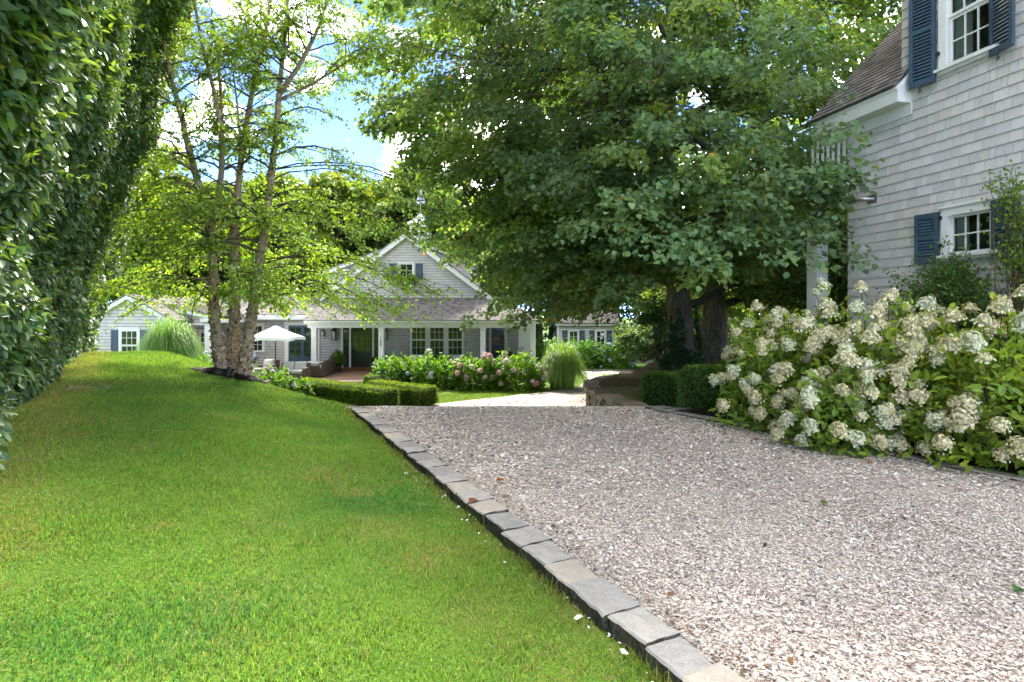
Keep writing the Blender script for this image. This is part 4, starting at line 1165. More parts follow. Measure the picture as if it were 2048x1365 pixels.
WB(MB().tube([(fx(396, 35), 35.2, 2.5), (fx(396, 35), 35.2, 3.25)], .06, 8), 'roof_vent', M['white'])
GY = 27.0
ax, az = fx(260, GY), 2.42; gs = .57; lw, rw = 2.1, 2.05
gb2 = LOW
WB(MB().poly([(ax - lw, GY, gb2), (ax + rw, GY, gb2), (ax + rw, GY, az - gs * rw), (ax, GY, az), (ax - lw, GY, az - gs * lw)]), 'gable_wall', M['greywood'])
gwin = (fx(239, GY), fx(281, GY), -.62, fz(657, GY))
shingles('shingle_field', FH, M['shingle'], (0, GY - .002, gb2), (1, 0, 0), (0, 0, 1), (0, -1, 0), lambda t: ax - min(lw, (az - gb2 - t) / gs), lambda t: ax + min(rw, (az - gb2 - t) / gs), az - gb2, .155, .10, .22, .036, SH, skip=[(gwin[0] + .03, gwin[1] - .03, gwin[2] - gb2, gwin[3] - gb2)], off=FO, amt=.05, r=r5, butt_shade=.022)
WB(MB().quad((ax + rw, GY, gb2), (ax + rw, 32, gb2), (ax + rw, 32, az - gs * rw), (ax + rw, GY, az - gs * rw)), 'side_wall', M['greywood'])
shingles('shingle_field', FH, M['shingle'], (ax + rw + .002, GY, gb2), (0, 1, 0), (0, 0, 1), (1, 0, 0), lambda t: 0, lambda t: 5, az - gs * rw - gb2, .155, .10, .22, .036, SH, skip=[(2.15, 3.0, .9, 2.5)], off=FO, amt=.05, r=r5, butt_shade=.022)
window(FH, WM((gwin[0] + gwin[1]) / 2, GY, gwin[2] + .1), gwin[1] - gwin[0] - .2, gwin[3] - gwin[2] - .2, 3, 2, M['glassdark'], .1, True, 0, .07)
for (a, b_) in ((223.5, 237.5), (281.5, 295)):
    shutter(FH, WM((fx(a, GY) + fx(b_, GY)) / 2, GY - .03, gwin[2]), fx(b_, GY) - fx(a, GY), gwin[3] - gwin[2] - .08, .04, 16, hook=False)
for s, ln in ((-1, lw + .15), (1, rw + .12)):
    a = np.array([ax, GY - .22, az + .16]); e_ = a + np.array([s, 0, -gs]) * ln
    WB(MB().prism([a, e_, e_ + (0, 0, -.2), a + (0, 0, -.2)], (0, .21, 0)), 'rake_board', M['white'])
    Lr = ln * math.hypot(1, gs)
    WB(MB().prism([a + (0, -.03, .001), e_ + (0, -.03, .001), e_ + (0, -.03, .03), a + (0, -.03, .03)], (0, 7, 0)), 'gable_roof', M['greywood'])
    shingles('roof_shingle_field', FH, M['roof'], e_ + (0, -.05, .04), (0, 1, 0), np.array([-s, 0, gs]) / math.hypot(1, gs), np.array([s * gs, 0, 1]) / math.hypot(1, gs), lambda t: 0, lambda t: 6, Lr, .135, .1, .2, .03, RF, off=FO, amt=.22, r=r5)
# small porch beside the gable
PY = 28.5; qx0, qx1 = fx(258, PY), fx(432, PY); qz0, qz1 = fz(598, PY), fz(636, PY)
WB(MB().poly([(qx0, PY, 1.25), (qx1 - .3, PY, 1.25), (qx1 - .3, PY, qz1 + .0), (qx0, PY, qz0 - .1)]), 'porch_gable_wall', M['greywood'])
sq = (qz0 - qz1) / (qx1 - qx0)
shingles('shingle_field', FH, M['shingle'], (0, PY - .002, 1.25), (1, 0, 0), (0, 0, 1), (0, -1, 0), lambda t: qx0, lambda t: min(qx1 - .3, qx1 - (1.25 + t + .1 - qz1) / sq), 1.2, .155, .10, .22, .036, SH, off=FO, amt=.05, r=r5, butt_shade=.022)
a = np.array([qx0, PY - .2, qz0 + .06]); e_ = np.array([qx1, PY - .2, qz1 + .06])
WB(MB().prism([a, e_, e_ + (0, 0, -.17), a + (0, 0, -.17)], (0, .19, 0)), 'rake_board', M['white'])
WB(MB().prism([a + (0, -.03, .001), e_ + (0, -.03, .001), e_ + (0, -.03, .05), a + (0, -.03, .05)], (0, 4.2, 0)), 'porch_roof', M['greywood'])
pu = (a - e_); pl_ = np.linalg.norm(pu); pu = pu / pl_
shingles('roof_shingle_field', FH, M['roof'], e_ + (0, -.04, .06), (0, 1, 0), pu, np.array([pu[2], 0, -pu[0]]), lambda t: 0, lambda t: 4.2, pl_, .135, .1, .2, .03, RF, off=FO, amt=.22, r=r5)
WB(MB().box(fx(405, PY), qx1 + .1, PY - .26, PY - .201, qz1 - .22, qz1 - .03), 'gutter', M['white'])
ppx = fx(420, PY)
WB(MB().box(ppx - .2, ppx + .2, PY - .16, PY + .16, LOW, 1.26), 'corner_post', M['white'], bevel=.01)
WB(MB().box(ppx + .2, ppx + .33, PY, YB, 1.25, 1.45), 'porch_side_beam', M['white'])
WB(MB().box(ax + rw + .05, ppx - .201, PY - .05, PY + .05, 1.12, 1.248), 'porch_beam', M['white'])
sideM = WM(ax + rw + .0, GY + 2.55, LOW + 1.2) @ Matrix.Rotation(R(90), 4, 'Z')
window(FH, sideM, .55, 1.1, 2, 2, M['glassdark'], .1, True, 0, .06)
lantern(FH, WM(ax + rw + .02, GY + 3.7, fz(672, 30.7)) @ Matrix.Rotation(R(90), 4, 'Z'), 1.3)

# ------------------------------------------------------------------ garden cottage at the right
CO = (fx(1172, 40), 40.0, LOW)
GC = thing('garden_cottage', 'small shingled cottage with two shuttered windows behind the blue hydrangeas', 'cottage', CO)
def GB(m_, name, mt, **kw): return m_.build(name, mt, GC, off=CO, **kw)
c0, c1 = fx(1115, 40), fx(1232, 40); ce = fz(651, 40)
GB(MB().box(c0, c1, 40, 44, LOW, ce), 'wall', M['greywood'])
cw = []
for (a, b_) in ((1137, 1157), (1191, 1211)):
    cw.append((fx(a, 40), fx(b_, 40), fz(690, 40) - .3, fz(661, 40)))
shingles('shingle_field', GC, M['shingle'], (0, 39.998, LOW), (1, 0, 0), (0, 0, 1), (0, -1, 0), lambda t: c0, lambda t: c1, ce - LOW, .16, .1, .22, .038, (.55, .54, .51), skip=[(a, b_, c - LOW, d - LOW) for a, b_, c, d in cw], off=CO, amt=.05, r=r5, butt_shade=.024)
WC = lambda x, y, z: T((x - CO[0], y - CO[1], z - CO[2]))
for (a, b_, c, d) in cw:
    window(GC, WC((a + b_) / 2, 40, c + .05), b_ - a - .12, d - c - .1, 2, 3, M['glassdark'], .08, False, 0, .07)
    for x in (a - .26, b_ + .26):
        shutter(GC, WC(x, 39.97, c), .36, d - c, .04, 12, hook=False)
GB(MB().box(c0 - .15, c1 + .15, 39.78, 39.98, ce - .02, ce + .16), 'eave_board', M['white'])
GB(MB().box(c0 - .03, c0 + .1, 39.9, 39.996, LOW, ce - .021), 'corner_board', M['white']); GB(MB().box(c1 - .1, c1 + .03, 39.9, 39.996, LOW, ce - .021), 'corner_board', M['white'])
cl = 3.0; cu2 = np.array([0, .74, .67]); cu2 /= np.linalg.norm(cu2)
GB(MB().quad((c0 - .2, 39.7, ce + .14), (c1 + .2, 39.7, ce + .14), (c1 + .2, 39.7 + cu2[1] * cl, ce + .14 + cu2[2] * cl), (c0 - .2, 39.7 + cu2[1] * cl, ce + .14 + cu2[2] * cl)), 'roof', M['greywood'])
shingles('roof_shingle_field', GC, M['roof'], (0, 39.68, ce + .16), (1, 0, 0), cu2, (0, -cu2[2], cu2[1]), lambda t: c0 - .2, lambda t: c1 + .2, cl, .15, .1, .2, .03, (.26, .225, .19), off=CO, amt=.2, r=r5)
ys = 39.7 + cu2[1] * cl
GB(MB().prism([(c0, 40, ce), (c0, 44, ce), (c0, ys, ce + .1 + cu2[2] * cl)], (c1 - c0, 0, 0)), 'gable', M['greywood'])
MB().tube([(fx(1236, 36), 36, LOW), (fx(1236, 36), 36, fz(682, 36))], .05, 8).build('red_post', M['teak']); tag(bpy.data.objects['red_post'], 'thin reddish post beside the cottage corner', 'post')
# ------------------------------------------------------------------ plants
def curve_tube(mb_, a, b, sag, r0, r1, n=5, sides=5, wob=.0):
    a, b = np.asarray(a, float), np.asarray(b, float)
    pts = []
    for i in range(n):
        t = i / (n - 1)
        p = a + (b - a) * t + np.array([0, 0, 1.0]) * sag * 4 * t * (1 - t)
        if 0 < i < n - 1: p = p + rng.normal(0, wob, 3)
        pts.append(p)
    mb_.tube(pts, [r0 + (r1 - r0) * i / (n - 1) for i in range(n)], sides, cap=False)
    return pts

UX, UI = np.array([.238, -.971, 0]), np.array([.971, .238, 0])
HC = np.array([CX, DC, 0])
def in_house(P):
    rel = P - HC; s = rel @ UX; yi = rel @ UI
    return ((s > -.15) & (yi > -.22)) | ((s > -1.7) & (yi > -.2) & (P[:, 2] > 3.0)) | ((s > -.45) & (yi > -.75) & (P[:, 2] > 4.35) & (s < 3.5)) | ((s > .35) & (yi > -.7) & (P[:, 2] > 2.0)) | ((s > -1.7) & (s < .5) & (yi > -2.3) & (P[:, 2] < 2.85))

def spray_leaves(cen, out, nl, ln, wd, th, drp, r=rng):
    """leaves of many flat drooping sprays; cen (m,3), out (m,3) unit outward directions"""
    m = len(cen); k = m * nl
    c = np.repeat(cen, nl, 0); d = np.repeat(unit(out * np.array([1, 1, .25])), nl, 0)
    side = unit(np.cross(d, np.array([0, 0, 1.0])))
    L_ = np.repeat(ln * r.uniform(.7, 1.25, m), nl); W_ = np.repeat(wd * r.uniform(.7, 1.3, m), nl)
    t = r.random(k); lat = r.uniform(-1, 1, k) * (1 - .55 * t)
    lat = np.sign(lat) * np.abs(lat) ** .8
    tilt = np.repeat(r.normal(0, .25, m), nl)
    P = c + d * ((t - .5) * L_)[:, None] + side * (lat * W_)[:, None]
    P[:, 2] += r.normal(0, th, k) - drp * (t ** 2) * L_ - .25 * np.abs(lat) * W_ + tilt * lat * W_
    D = unit(d * r.uniform(.2, 1.0, k)[:, None] + side * (np.sign(lat) * r.uniform(0, 1, k))[:, None] + r.normal(0, .35, (k, 3)) + np.array([0, 0, -.55]))
    N = unit(np.array([0, 0, 1.0]) + d * .35 + r.normal(0, .38, (k, 3)))
    return P, D, N

def linden(name, label, base, lean, rfun, zlo, zhi, nspray, nl, trunk_r, seed, extra=None, lcol=(.14, .222, .095)):
    r = np.random.default_rng(seed)
    root = thing(name, label, 'tree', base, group='big lindens over the driveway')
    base = np.asarray(base, float)
    tb = MB(); H = zhi * .82
    tp = []; trad = []
    for i in range(14):
        t = i / 13
        tp.append(base + np.array([lean[0] * t * 2, lean[1] * t * 2, -.25 + H * t]) + np.array([.10 * math.sin(5 * t + seed), .08 * math.cos(4 * t), 0]) * min(1, t * 4))
        trad.append(trunk_r * (1.0 + .45 * math.exp(-t * 22)) * (1 - .86 * t) + .02)
    tb.tube(tp, trad, 18)
    tp = np.array(tp)
    v = np.array(tb.v)                              # fluted bark ridges
    ax_ = np.stack([np.interp(v[:, 2], tp[:, 2], tp[:, 0]), np.interp(v[:, 2], tp[:, 2], tp[:, 1])], 1)
    a_ = np.arctan2(v[:, 1] - ax_[:, 1], v[:, 0] - ax_[:, 0])
    f = 1 + .035 * np.sin(a_ * 7 + v[:, 2] * .8) + .03 * np.sin(a_ * 3 + 1)
    v[:, :2] = ax_ + (v[:, :2] - ax_) * f[:, None]
    tb.v = [tuple(p) for p in v]
    tb.build('trunk', M['bark'], root, smooth=True)
    lb = MB(); LP = []; LR = []
    nl_ = 24
    for i in range(nl_):
        h0 = base[2] + 1.9 + (H - 3.0) * (i / nl_) ** .85
        az = i * 2.39996 + r.uniform(-.3, .3)
        zt = min(h0 + r.uniform(.6, 2.4) * (1 - .3 * i / nl_), base[2] + zhi * .9)
        rr_ = float(rfun(zt)) * r.uniform(.62, .85)
        st = np.array([np.interp(h0, tp[:, 2], tp[:, 0]), np.interp(h0, tp[:, 2], tp[:, 1]), h0])
        en = np.array([base[0] + math.cos(az) * rr_, base[1] + math.sin(az) * rr_, zt])
        if in_house(en[None])[0]: en = st + (en - st) * .55
        r0 = trunk_r * (.38 - .22 * i / nl_)
        pts = curve_tube(lb, st, en, r.uniform(.3, .9) * (1 if i > 5 else .35), r0, .03, 8, 7, .10)
        pts = np.array(pts); LP.append(pts[2:]); LR.append(np.linspace(r0, .03, 8)[2:])
    LP = np.concatenate(LP); LR = np.concatenate(LR)
    # spray centres through the outer crown
    cen = []; tries = 0
    while len(cen) < nspray and tries < 60000:
        tries += 1
        z = base[2] + zlo + (zhi - zlo) * r.beta(1.15, 1.5)
        az = r.uniform(-math.pi, math.pi)
        toward = -math.sin(az)
        if r.random() > .55 + .45 * max(toward, -.2) + .15 * (-math.cos(az)): continue
        fr = 1 - .55 * r.random() ** 1.6
        lump = 1 + .07 * math.sin(3 * az + z * .9 + seed) + .06 * math.sin(7 * az - z * 1.7)
        R_ = float(rfun(z)) * lump
        if toward > .3 and z < base[2] + 2.3 + .6 * (1 - fr): continue
        if toward > .8 and z < base[2] + 2.9: continue
        p = np.array([base[0] + lean[0] + math.cos(az) * R_ * fr, base[1] + lean[1] + math.sin(az) * R_ * fr, z])
        cen.append(p)
    if extra is not None: cen += [np.array(p) for p in extra]
    cen = np.array(cen)
    cen = cen[~in_house(cen)]
    out = cen - np.array([base[0], base[1], 0]); out[:, 2] = 0; out = unit(out); out += r.normal(0, .25, out.shape); out = unit(out)
    bb_ = MB()
    for c, d in zip(cen, out):
        q = c - d * .55
        dd = np.linalg.norm(LP - q, axis=1) + .5 * np.maximum(LP[:, 2] - q[2], 0)
        j = int(np.argmin(dd))
        if dd[j] > 2.4: continue
        curve_tube(bb_, LP[j], c + d * .3 + (0, 0, -.1), .12, min(.03, LR[j] * .6 + .006), .006, 5, 4, .05)
    lb.build('limbs', M['branch'], root, smooth=True)['kind'] = 'stuff'
    bb_.build('branches', M['branch'], root)['kind'] = 'stuff'
    P, D, N = spray_leaves(cen, out, nl, 1.45, .62, .10, .28, r)
    k = len(P)
    tone = np.repeat(r.normal(0, 1, len(cen)), nl)
    C = vary(lcol, k, .2, .1, r) * (1 + .22 * tone.clip(-1.5, 2))[:, None]
    light = np.repeat(r.random(len(cen)) < .22, nl)[:, None]
    C = np.where(light, C * np.array([1.5, 1.35, .9]), C)
    yel = (r.random(k) < .0014)[:, None]
    C = np.where(yel, np.array([[.5, .26, .03]]), C)
    ok = ~in_house(P)
    P, D, N, C = P[ok], D[ok], N[ok], C[ok]
    ln = .104 * r.uniform(.7, 1.25, len(P))
    ln = ln * (1 + .22 * sstep(10, 13, P[:, 1]) + .42 * sstep(16, 19, P[:, 1]))
    leaves('crown', P, D, N, ln, ln * .92, C, M['leaf'], root, far=12.0)
    return root

r1f = lambda z: np.interp(z, [1.0, 1.7, 2.6, 3.8, 5.2, 7.0, 10, 12.5, 14.5, 15.8], [4.2, 5.0, 5.8, 6.5, 7.3, 8.7, 9.0, 7.4, 4.4, .8])
r2f = lambda z: np.interp(z, [1.0, 2.0, 3.5, 6, 9, 12, 14.5, 15.8], [4.5, 6.0, 7.5, 8.5, 8.5, 7, 4, .8])
EXTRA = [at(px, py, D) for (px, py, D) in ((1640, 330, 9.3), (1560, 420, 9.6), (1680, 465, 9.2), (1480, 500, 9.6), (1800, 110, 8.3), (1650, 250, 9.2), (1560, 250, 9.4), (1590, 330, 9.0),
    (1500, 380, 9.2), (1430, 430, 9.5), (1420, 520, 9.8), (1500, 530, 9.6), (1620, 440, 9.2), (1690, 350, 9.6), (1640, 390, 9.8), (1620, 150, 9.0), (1580, 60, 9.0),
    (1240, 560, 12), (1180, 575, 14), (1120, 590, 16), (1060, 575, 16.5), (1000, 555, 16.5), (990, 525, 15.5), (1250, 595, 16), (1450, 480, 10.5), (1580, 500, 10), (1540, 470, 9.3), (1400, 480, 9.3),
    (1300, 450, 9.2), (1260, 380, 9.2), (1340, 350, 9.0), (1240, 290, 9.4), (1320, 230, 9.2), (1400, 300, 9.0), (1460, 230, 9.0), (1180, 430, 10), (1120, 350, 10.5), (1655, 345, 9.35), (1665, 395, 9.45), (1635, 360, 9.2), (1650, 320, 9.3))] + [np.array([-.7 + dx, 14.9 + dy, 10 + dz]) for dx, dy, dz in rng.normal(0, .9, (16, 3))]  # last sprays, above the view, added to block a sun patch on the drive
linden('linden_tree', 'large linden with ivied trunk base, left of the two big trunks', (5.24, 17.5, -.05), (-.25, 0), r1f, 1.85, 15.2, 1050, 165, .40, 21, extra=EXTRA)
linden('linden_tree', 'large dark trunked linden, the right of the two big trunks', (7.0, 19.6, .0), (.15, .0), r2f, 2.2, 15, 560, 150, .42, 22, lcol=(.15, .215, .055))

# ------------------------------------------------------------------ river birch
def birch():
    r = np.random.default_rng(31)
    D0 = 12.5
    b0 = at(465, 757, D0)
    root = thing('river_birch', 'three stemmed river birch with peeling tan bark on the lawn', 'tree', b0)
    def P3(px, py, d): return at(px, py, D0 + d)
    stems = [
        ([P3(448, 765, .05), P3(437, 700, .05), P3(427, 620, 0), P3(428, 545, -.05), P3(416, 440, -.1), P3(386, 330, -.2), P3(360, 225, -.3), P3(330, 105, -.4), P3(318, 20, -.4)], .145),
        ([P3(466, 765, .2), P3(467, 680, .2), P3(470, 600, .2), P3(468, 500, .2), P3(470, 440, .2), P3(480, 330, .25), P3(500, 205, .3), P3(531, 70, .4), P3(545, -40, .5)], .14),
        ([P3(484, 765, -.05), P3(495, 690, -.1), P3(506, 610, -.1), P3(520, 520, -.1), P3(532, 440, -.1), P3(546, 330, 0), P3(560, 170, .1), P3(575, 20, .1), P3(580, -80, .1)], .138)]
    subs = [
        ([P3(420, 470, -.1), P3(440, 390, -.2), P3(447, 300, -.3), P3(432, 190, -.4), P3(398, 70, -.5), P3(384, -30, -.5)], .075),
        ([P3(441, 400, -.2), P3(446, 260, 0), P3(438, 150, .2), P3(425, 20, .3)], .045),
        ([P3(558, 190, .1), P3(600, 130, -.2), P3(636, 60, -.4), P3(662, -20, -.5)], .06),
        ([P3(560, 200, .1), P3(640, 160, .2), P3(700, 120, .3), P3(748, 90, .4)], .04),
        ([P3(482, 330, .2), P3(478, 240, 0), P3(465, 130, -.2)], .04)]
    skel = []
    for k, (pts, rad) in enumerate(stems):
        p = np.array(pts); n = 34; u = np.linspace(0, 1, len(p)); uu = np.linspace(0, 1, n)
        q = np.stack([np.interp(uu, u, p[:, i]) for i in range(3)], 1)
        for _ in range(2): q[1:-1] = (q[:-2] + 2 * q[1:-1] + q[2:]) / 4
        rr_ = rad * (1 - .78 * uu ** .8) * (1 + .35 * np.exp(-uu * 16)) * (1 + .05 * np.sin(uu * 60 + k))
        tb = MB().tube(q, list(rr_), 14); v = np.array(tb.v)
        v += (vnoise(v, 6, k)[:, None]) * .012 * np.array([1, 1, 0]); tb.v = [tuple(a) for a in v]
        tb.build('trunk', M['birch'], root, smooth=True)
        skel.append((q, rr_))
        # curls of peeling bark
        nc = 420
        t = r.uniform(0, .8, nc) ** 1.25; i0 = (t * (n - 1)).astype(int)
        th = r.uniform(0, 2 * np.pi, nc)
        rad_ = np.interp(t, uu, rr_)
        dirs = np.stack([np.cos(th), np.sin(th), 0 * th], 1)
        cpos = np.stack([np.interp(t, uu, q[:, i]) for i in range(3)], 1) + dirs * (rad_ * .97)[:, None]
        tang = np.stack([-np.sin(th), np.cos(th), 0 * th], 1)
        sz = r.uniform(.03, .085, nc) * (1 - .5 * t)
        Dd = unit(tang * np.sign(r.normal(size=nc))[:, None] + dirs * r.uniform(.15, .8, nc)[:, None] + np.array([0, 0, 1]) * r.normal(0, .5, nc)[:, None])
        Cc = np.array([(.50, .40, .29), (.36, .22, .13), (.26, .14, .08), (.56, .47, .38)])[r.choice(4, nc)] * r.uniform(.7, 1.1, (nc, 1))
        leaves('peeling_bark', cpos, Dd, dirs, sz, sz * 1.1, Cc, M['peel'], root, fold=-.15, curl=-.35)
    for pts, rad in subs:
        p = np.array(pts); n = 14; u = np.linspace(0, 1, len(p)); uu = np.linspace(0, 1, n)
        q = np.stack([np.interp(uu, u, p[:, i]) for i in range(3)], 1)
        for _ in range(2): q[1:-1] = (q[:-2] + 2 * q[1:-1] + q[2:]) / 4
        rr_ = rad * (1 - .7 * uu)
        MB().tube(q, list(rr_), 8).build('limb', M['birch'], root, smooth=True)
        skel.append((q, rr_))
    bmb = MB(); LPs, LDs, LNs = [], [], []
    def branch(st, az, ln, up, droop, r0, ntw, nleaf, twl=(.35, .8)):
        h = np.array([math.cos(az), math.sin(az), 0])
        pts = [st]; n = 8
        for i in range(1, n + 1):
            t = i / n
            pts.append(st + h * ln * t * (1 - .08 * t) + np.array([0, 0, 1]) * ln * (up * t - droop * t * t) + r.normal(0, .025, 3))
        bmb.tube(pts, [r0 * (1 - .8 * i / n) + .003 for i in range(n + 1)], 5, cap=False)
        pts = np.array(pts)
        for _ in range(ntw):
            t = r.uniform(.2, 1.0); i = t * n; i0 = min(int(i), n - 1)
            a = pts[i0] + (pts[i0 + 1] - pts[i0]) * (i - i0)
            az2 = az + r.normal(0, .9); tl = r.uniform(*twl) * (1.15 - .4 * t)
            d = np.array([math.cos(az2), math.sin(az2), r.uniform(-.55, .25)]); d /= np.linalg.norm(d)
            e_ = a + d * tl + np.array([0, 0, -.18 * tl])
            m_ = (a + e_) / 2 + np.array([0, 0, .05])
            bmb.tube([a, m_, e_], [.0045, .0035, .002], 3, cap=False)
            k = nleaf
            tt = r.uniform(.12, 1.05, k)[:, None]
            p = a + (e_ - a) * tt + np.array([0, 0, .05]) * (4 * tt * (1 - tt)) + r.normal(0, .035, (k, 3))
            LPs.append(p); LDs.append(unit(d + r.normal(0, .6, (k, 3)) + np.array([0, 0, -.75]))); LNs.append(unit(r.normal(0, .6, (k, 3)) + np.array([0, -.3, .7])))
    for si, (q, rr_) in enumerate(skel):
        main = si < 3
        nb = 42 if main else 14
        for i in range(nb):
            t = r.uniform(.28 if main else .15, .99); j = int(t * (len(q) - 1))
            st = q[j]; z = st[2]
            az = r.uniform(-math.pi, math.pi)
            low = np.clip(1 - (z - 1.5) / 6.5, 0, 1)
            ln = r.uniform(.8, 1.6) + 1.4 * low * r.random()
            branch(st, az, ln, r.uniform(.45, .9), r.uniform(.35, .75) * (.5 + low), min(.022, rr_[j] * .4), 10 if z > 4 else 15, 16)
    # long low boughs reaching right over the porch view and left to the hedge
    for (px, py, az, ln, up, dr) in ((535, 430, -.15, 4.0, .28, .50), (520, 520, .05, 3.8, .22, .42), (545, 340, .2, 4.3, .30, .52), (530, 440, -.5, 3.2, .25, .55), (522, 500, .5, 3.6, .2, .45),
                                 (515, 560, -.1, 3.0, .15, .35), (545, 360, -.3, 3.6, .35, .62), (500, 480, .9, 3.0, .3, .5), (470, 480, 1.6, 2.6, .3, .5), (415, 440, 3.0, 2.7, .3, .5), (425, 520, 2.8, 2.7, .22, .4),
                                 (425, 560, 3.4, 2.4, .2, .35), (470, 430, -1.5, 2.2, .3, .5), (505, 600, .1, 3.4, .32, .42), (508, 590, -.35, 3.0, .35, .50), (515, 560, .35, 3.8, .30, .46), (500, 590, .8, 3.0, .3, .45), (470, 580, 1.3, 2.6, .3, .45), (427, 590, 2.9, 2.4, .3, .45), (428, 580, 2.3, 2.4, .3, .45), (427, 570, 3.7, 2.2, .3, .45), (520, 530, .0, 4.4, .26, .42), (535, 430, .25, 4.6, .3, .50), (470, 560, -.9, 2.2, .3, .5), (545, 340, -.05, 4.6, .25, .5), (418, 450, -2.6, 2.4, .3, .5), (400, 380, 3.1, 2.4, .35, .5), (425, 500, -2.2, 2.2, .25, .5), (500, 540, -1.0, 2.2, .2, .4)):
        branch(at(px, py, D0), az, ln, up, dr, .015, 26, 16, (.5, 1.1))
    bmb.build('branches', M['branch'], root)['kind'] = 'stuff'
    P, D, N = np.concatenate(LPs), np.concatenate(LDs), np.concatenate(LNs)
    C = vary((.23, .36, .06), len(P), .25, .13, r)
    pale = (r.random(len(P)) < .2)[:, None]
    C = np.where(pale, C * np.array([1.6, 1.35, 1.1]), C)
    ln = .066 * r.uniform(.65, 1.25, len(P))
    leaves('crown', P, D, N, ln, ln * .76, C, M['leaf_birch'], root, far=5)
    return root, b0
BIRCH, bb0 = birch()
# mulch ring and a spotlight at its foot
n = 40
mr = MB()
cz = lambda x, y: float(lawn_z(x, y))
ring = [(bb0[0] + math.cos(2 * math.pi * k / n) * (.75 + .12 * math.sin(5 * k) + .1 * math.sin(2 * k)), bb0[1] + math.sin(2 * math.pi * k / n) * (.62 + .1 * math.sin(3 * k))) for k in range(n)]
for k in range(n):
    a, b_ = ring[k], ring[(k + 1) % n]; ma = ((a[0] + bb0[0]) / 2, (a[1] + bb0[1]) / 2); mbp = ((b_[0] + bb0[0]) / 2, (b_[1] + bb0[1]) / 2)
    mr.quad((*a, cz(*a) + .015), (*b_, cz(*b_) + .015), (*mbp, cz(*mbp) + .10), (*ma, cz(*ma) + .10))
    mr.poly([(*ma, cz(*ma) + .10), (*mbp, cz(*mbp) + .10), (bb0[0], bb0[1], cz(bb0[0], bb0[1]) + .16)])
o = mr.build('mulch_ring', M['mulch'], smooth=True); o['kind'] = 'structure'
n = 2200
a = rng.uniform(0, 6.28, n); q = np.sqrt(rng.random(n)) * .85
x = bb0[0] + np.cos(a) * q * .95; y = bb0[1] + np.sin(a) * q * .8
chips('bark_chips', n, x, y, rng.uniform(.012, .03, n), lambda x, y: lawn_z(x, y) + .10 - .09 * np.clip(np.hypot(x - bb0[0], y - bb0[1]) - .35, 0, 1) * 2, vary((.035, .025, .018), n, .4, .1), .02)
sp = at(456, 752, 11.7)
spz = cz(sp[0], sp[1])
SL = thing('garden_spotlight', 'small black spotlight on a stake in front of the birch', 'light', (sp[0], sp[1], spz))
MB().tube([(sp[0], sp[1], spz - .05), (sp[0], sp[1], spz + .10)], .012, 6).build('stake', M['iron'], SL)
MB().tube([(sp[0], sp[1] - .02, spz + .09), (sp[0] + .005, sp[1] + .03, spz + .20), (sp[0] + .01, sp[1] + .05, spz + .25)], [.03, .036, .04], 10).build('lamp_head', M['iron'], SL)

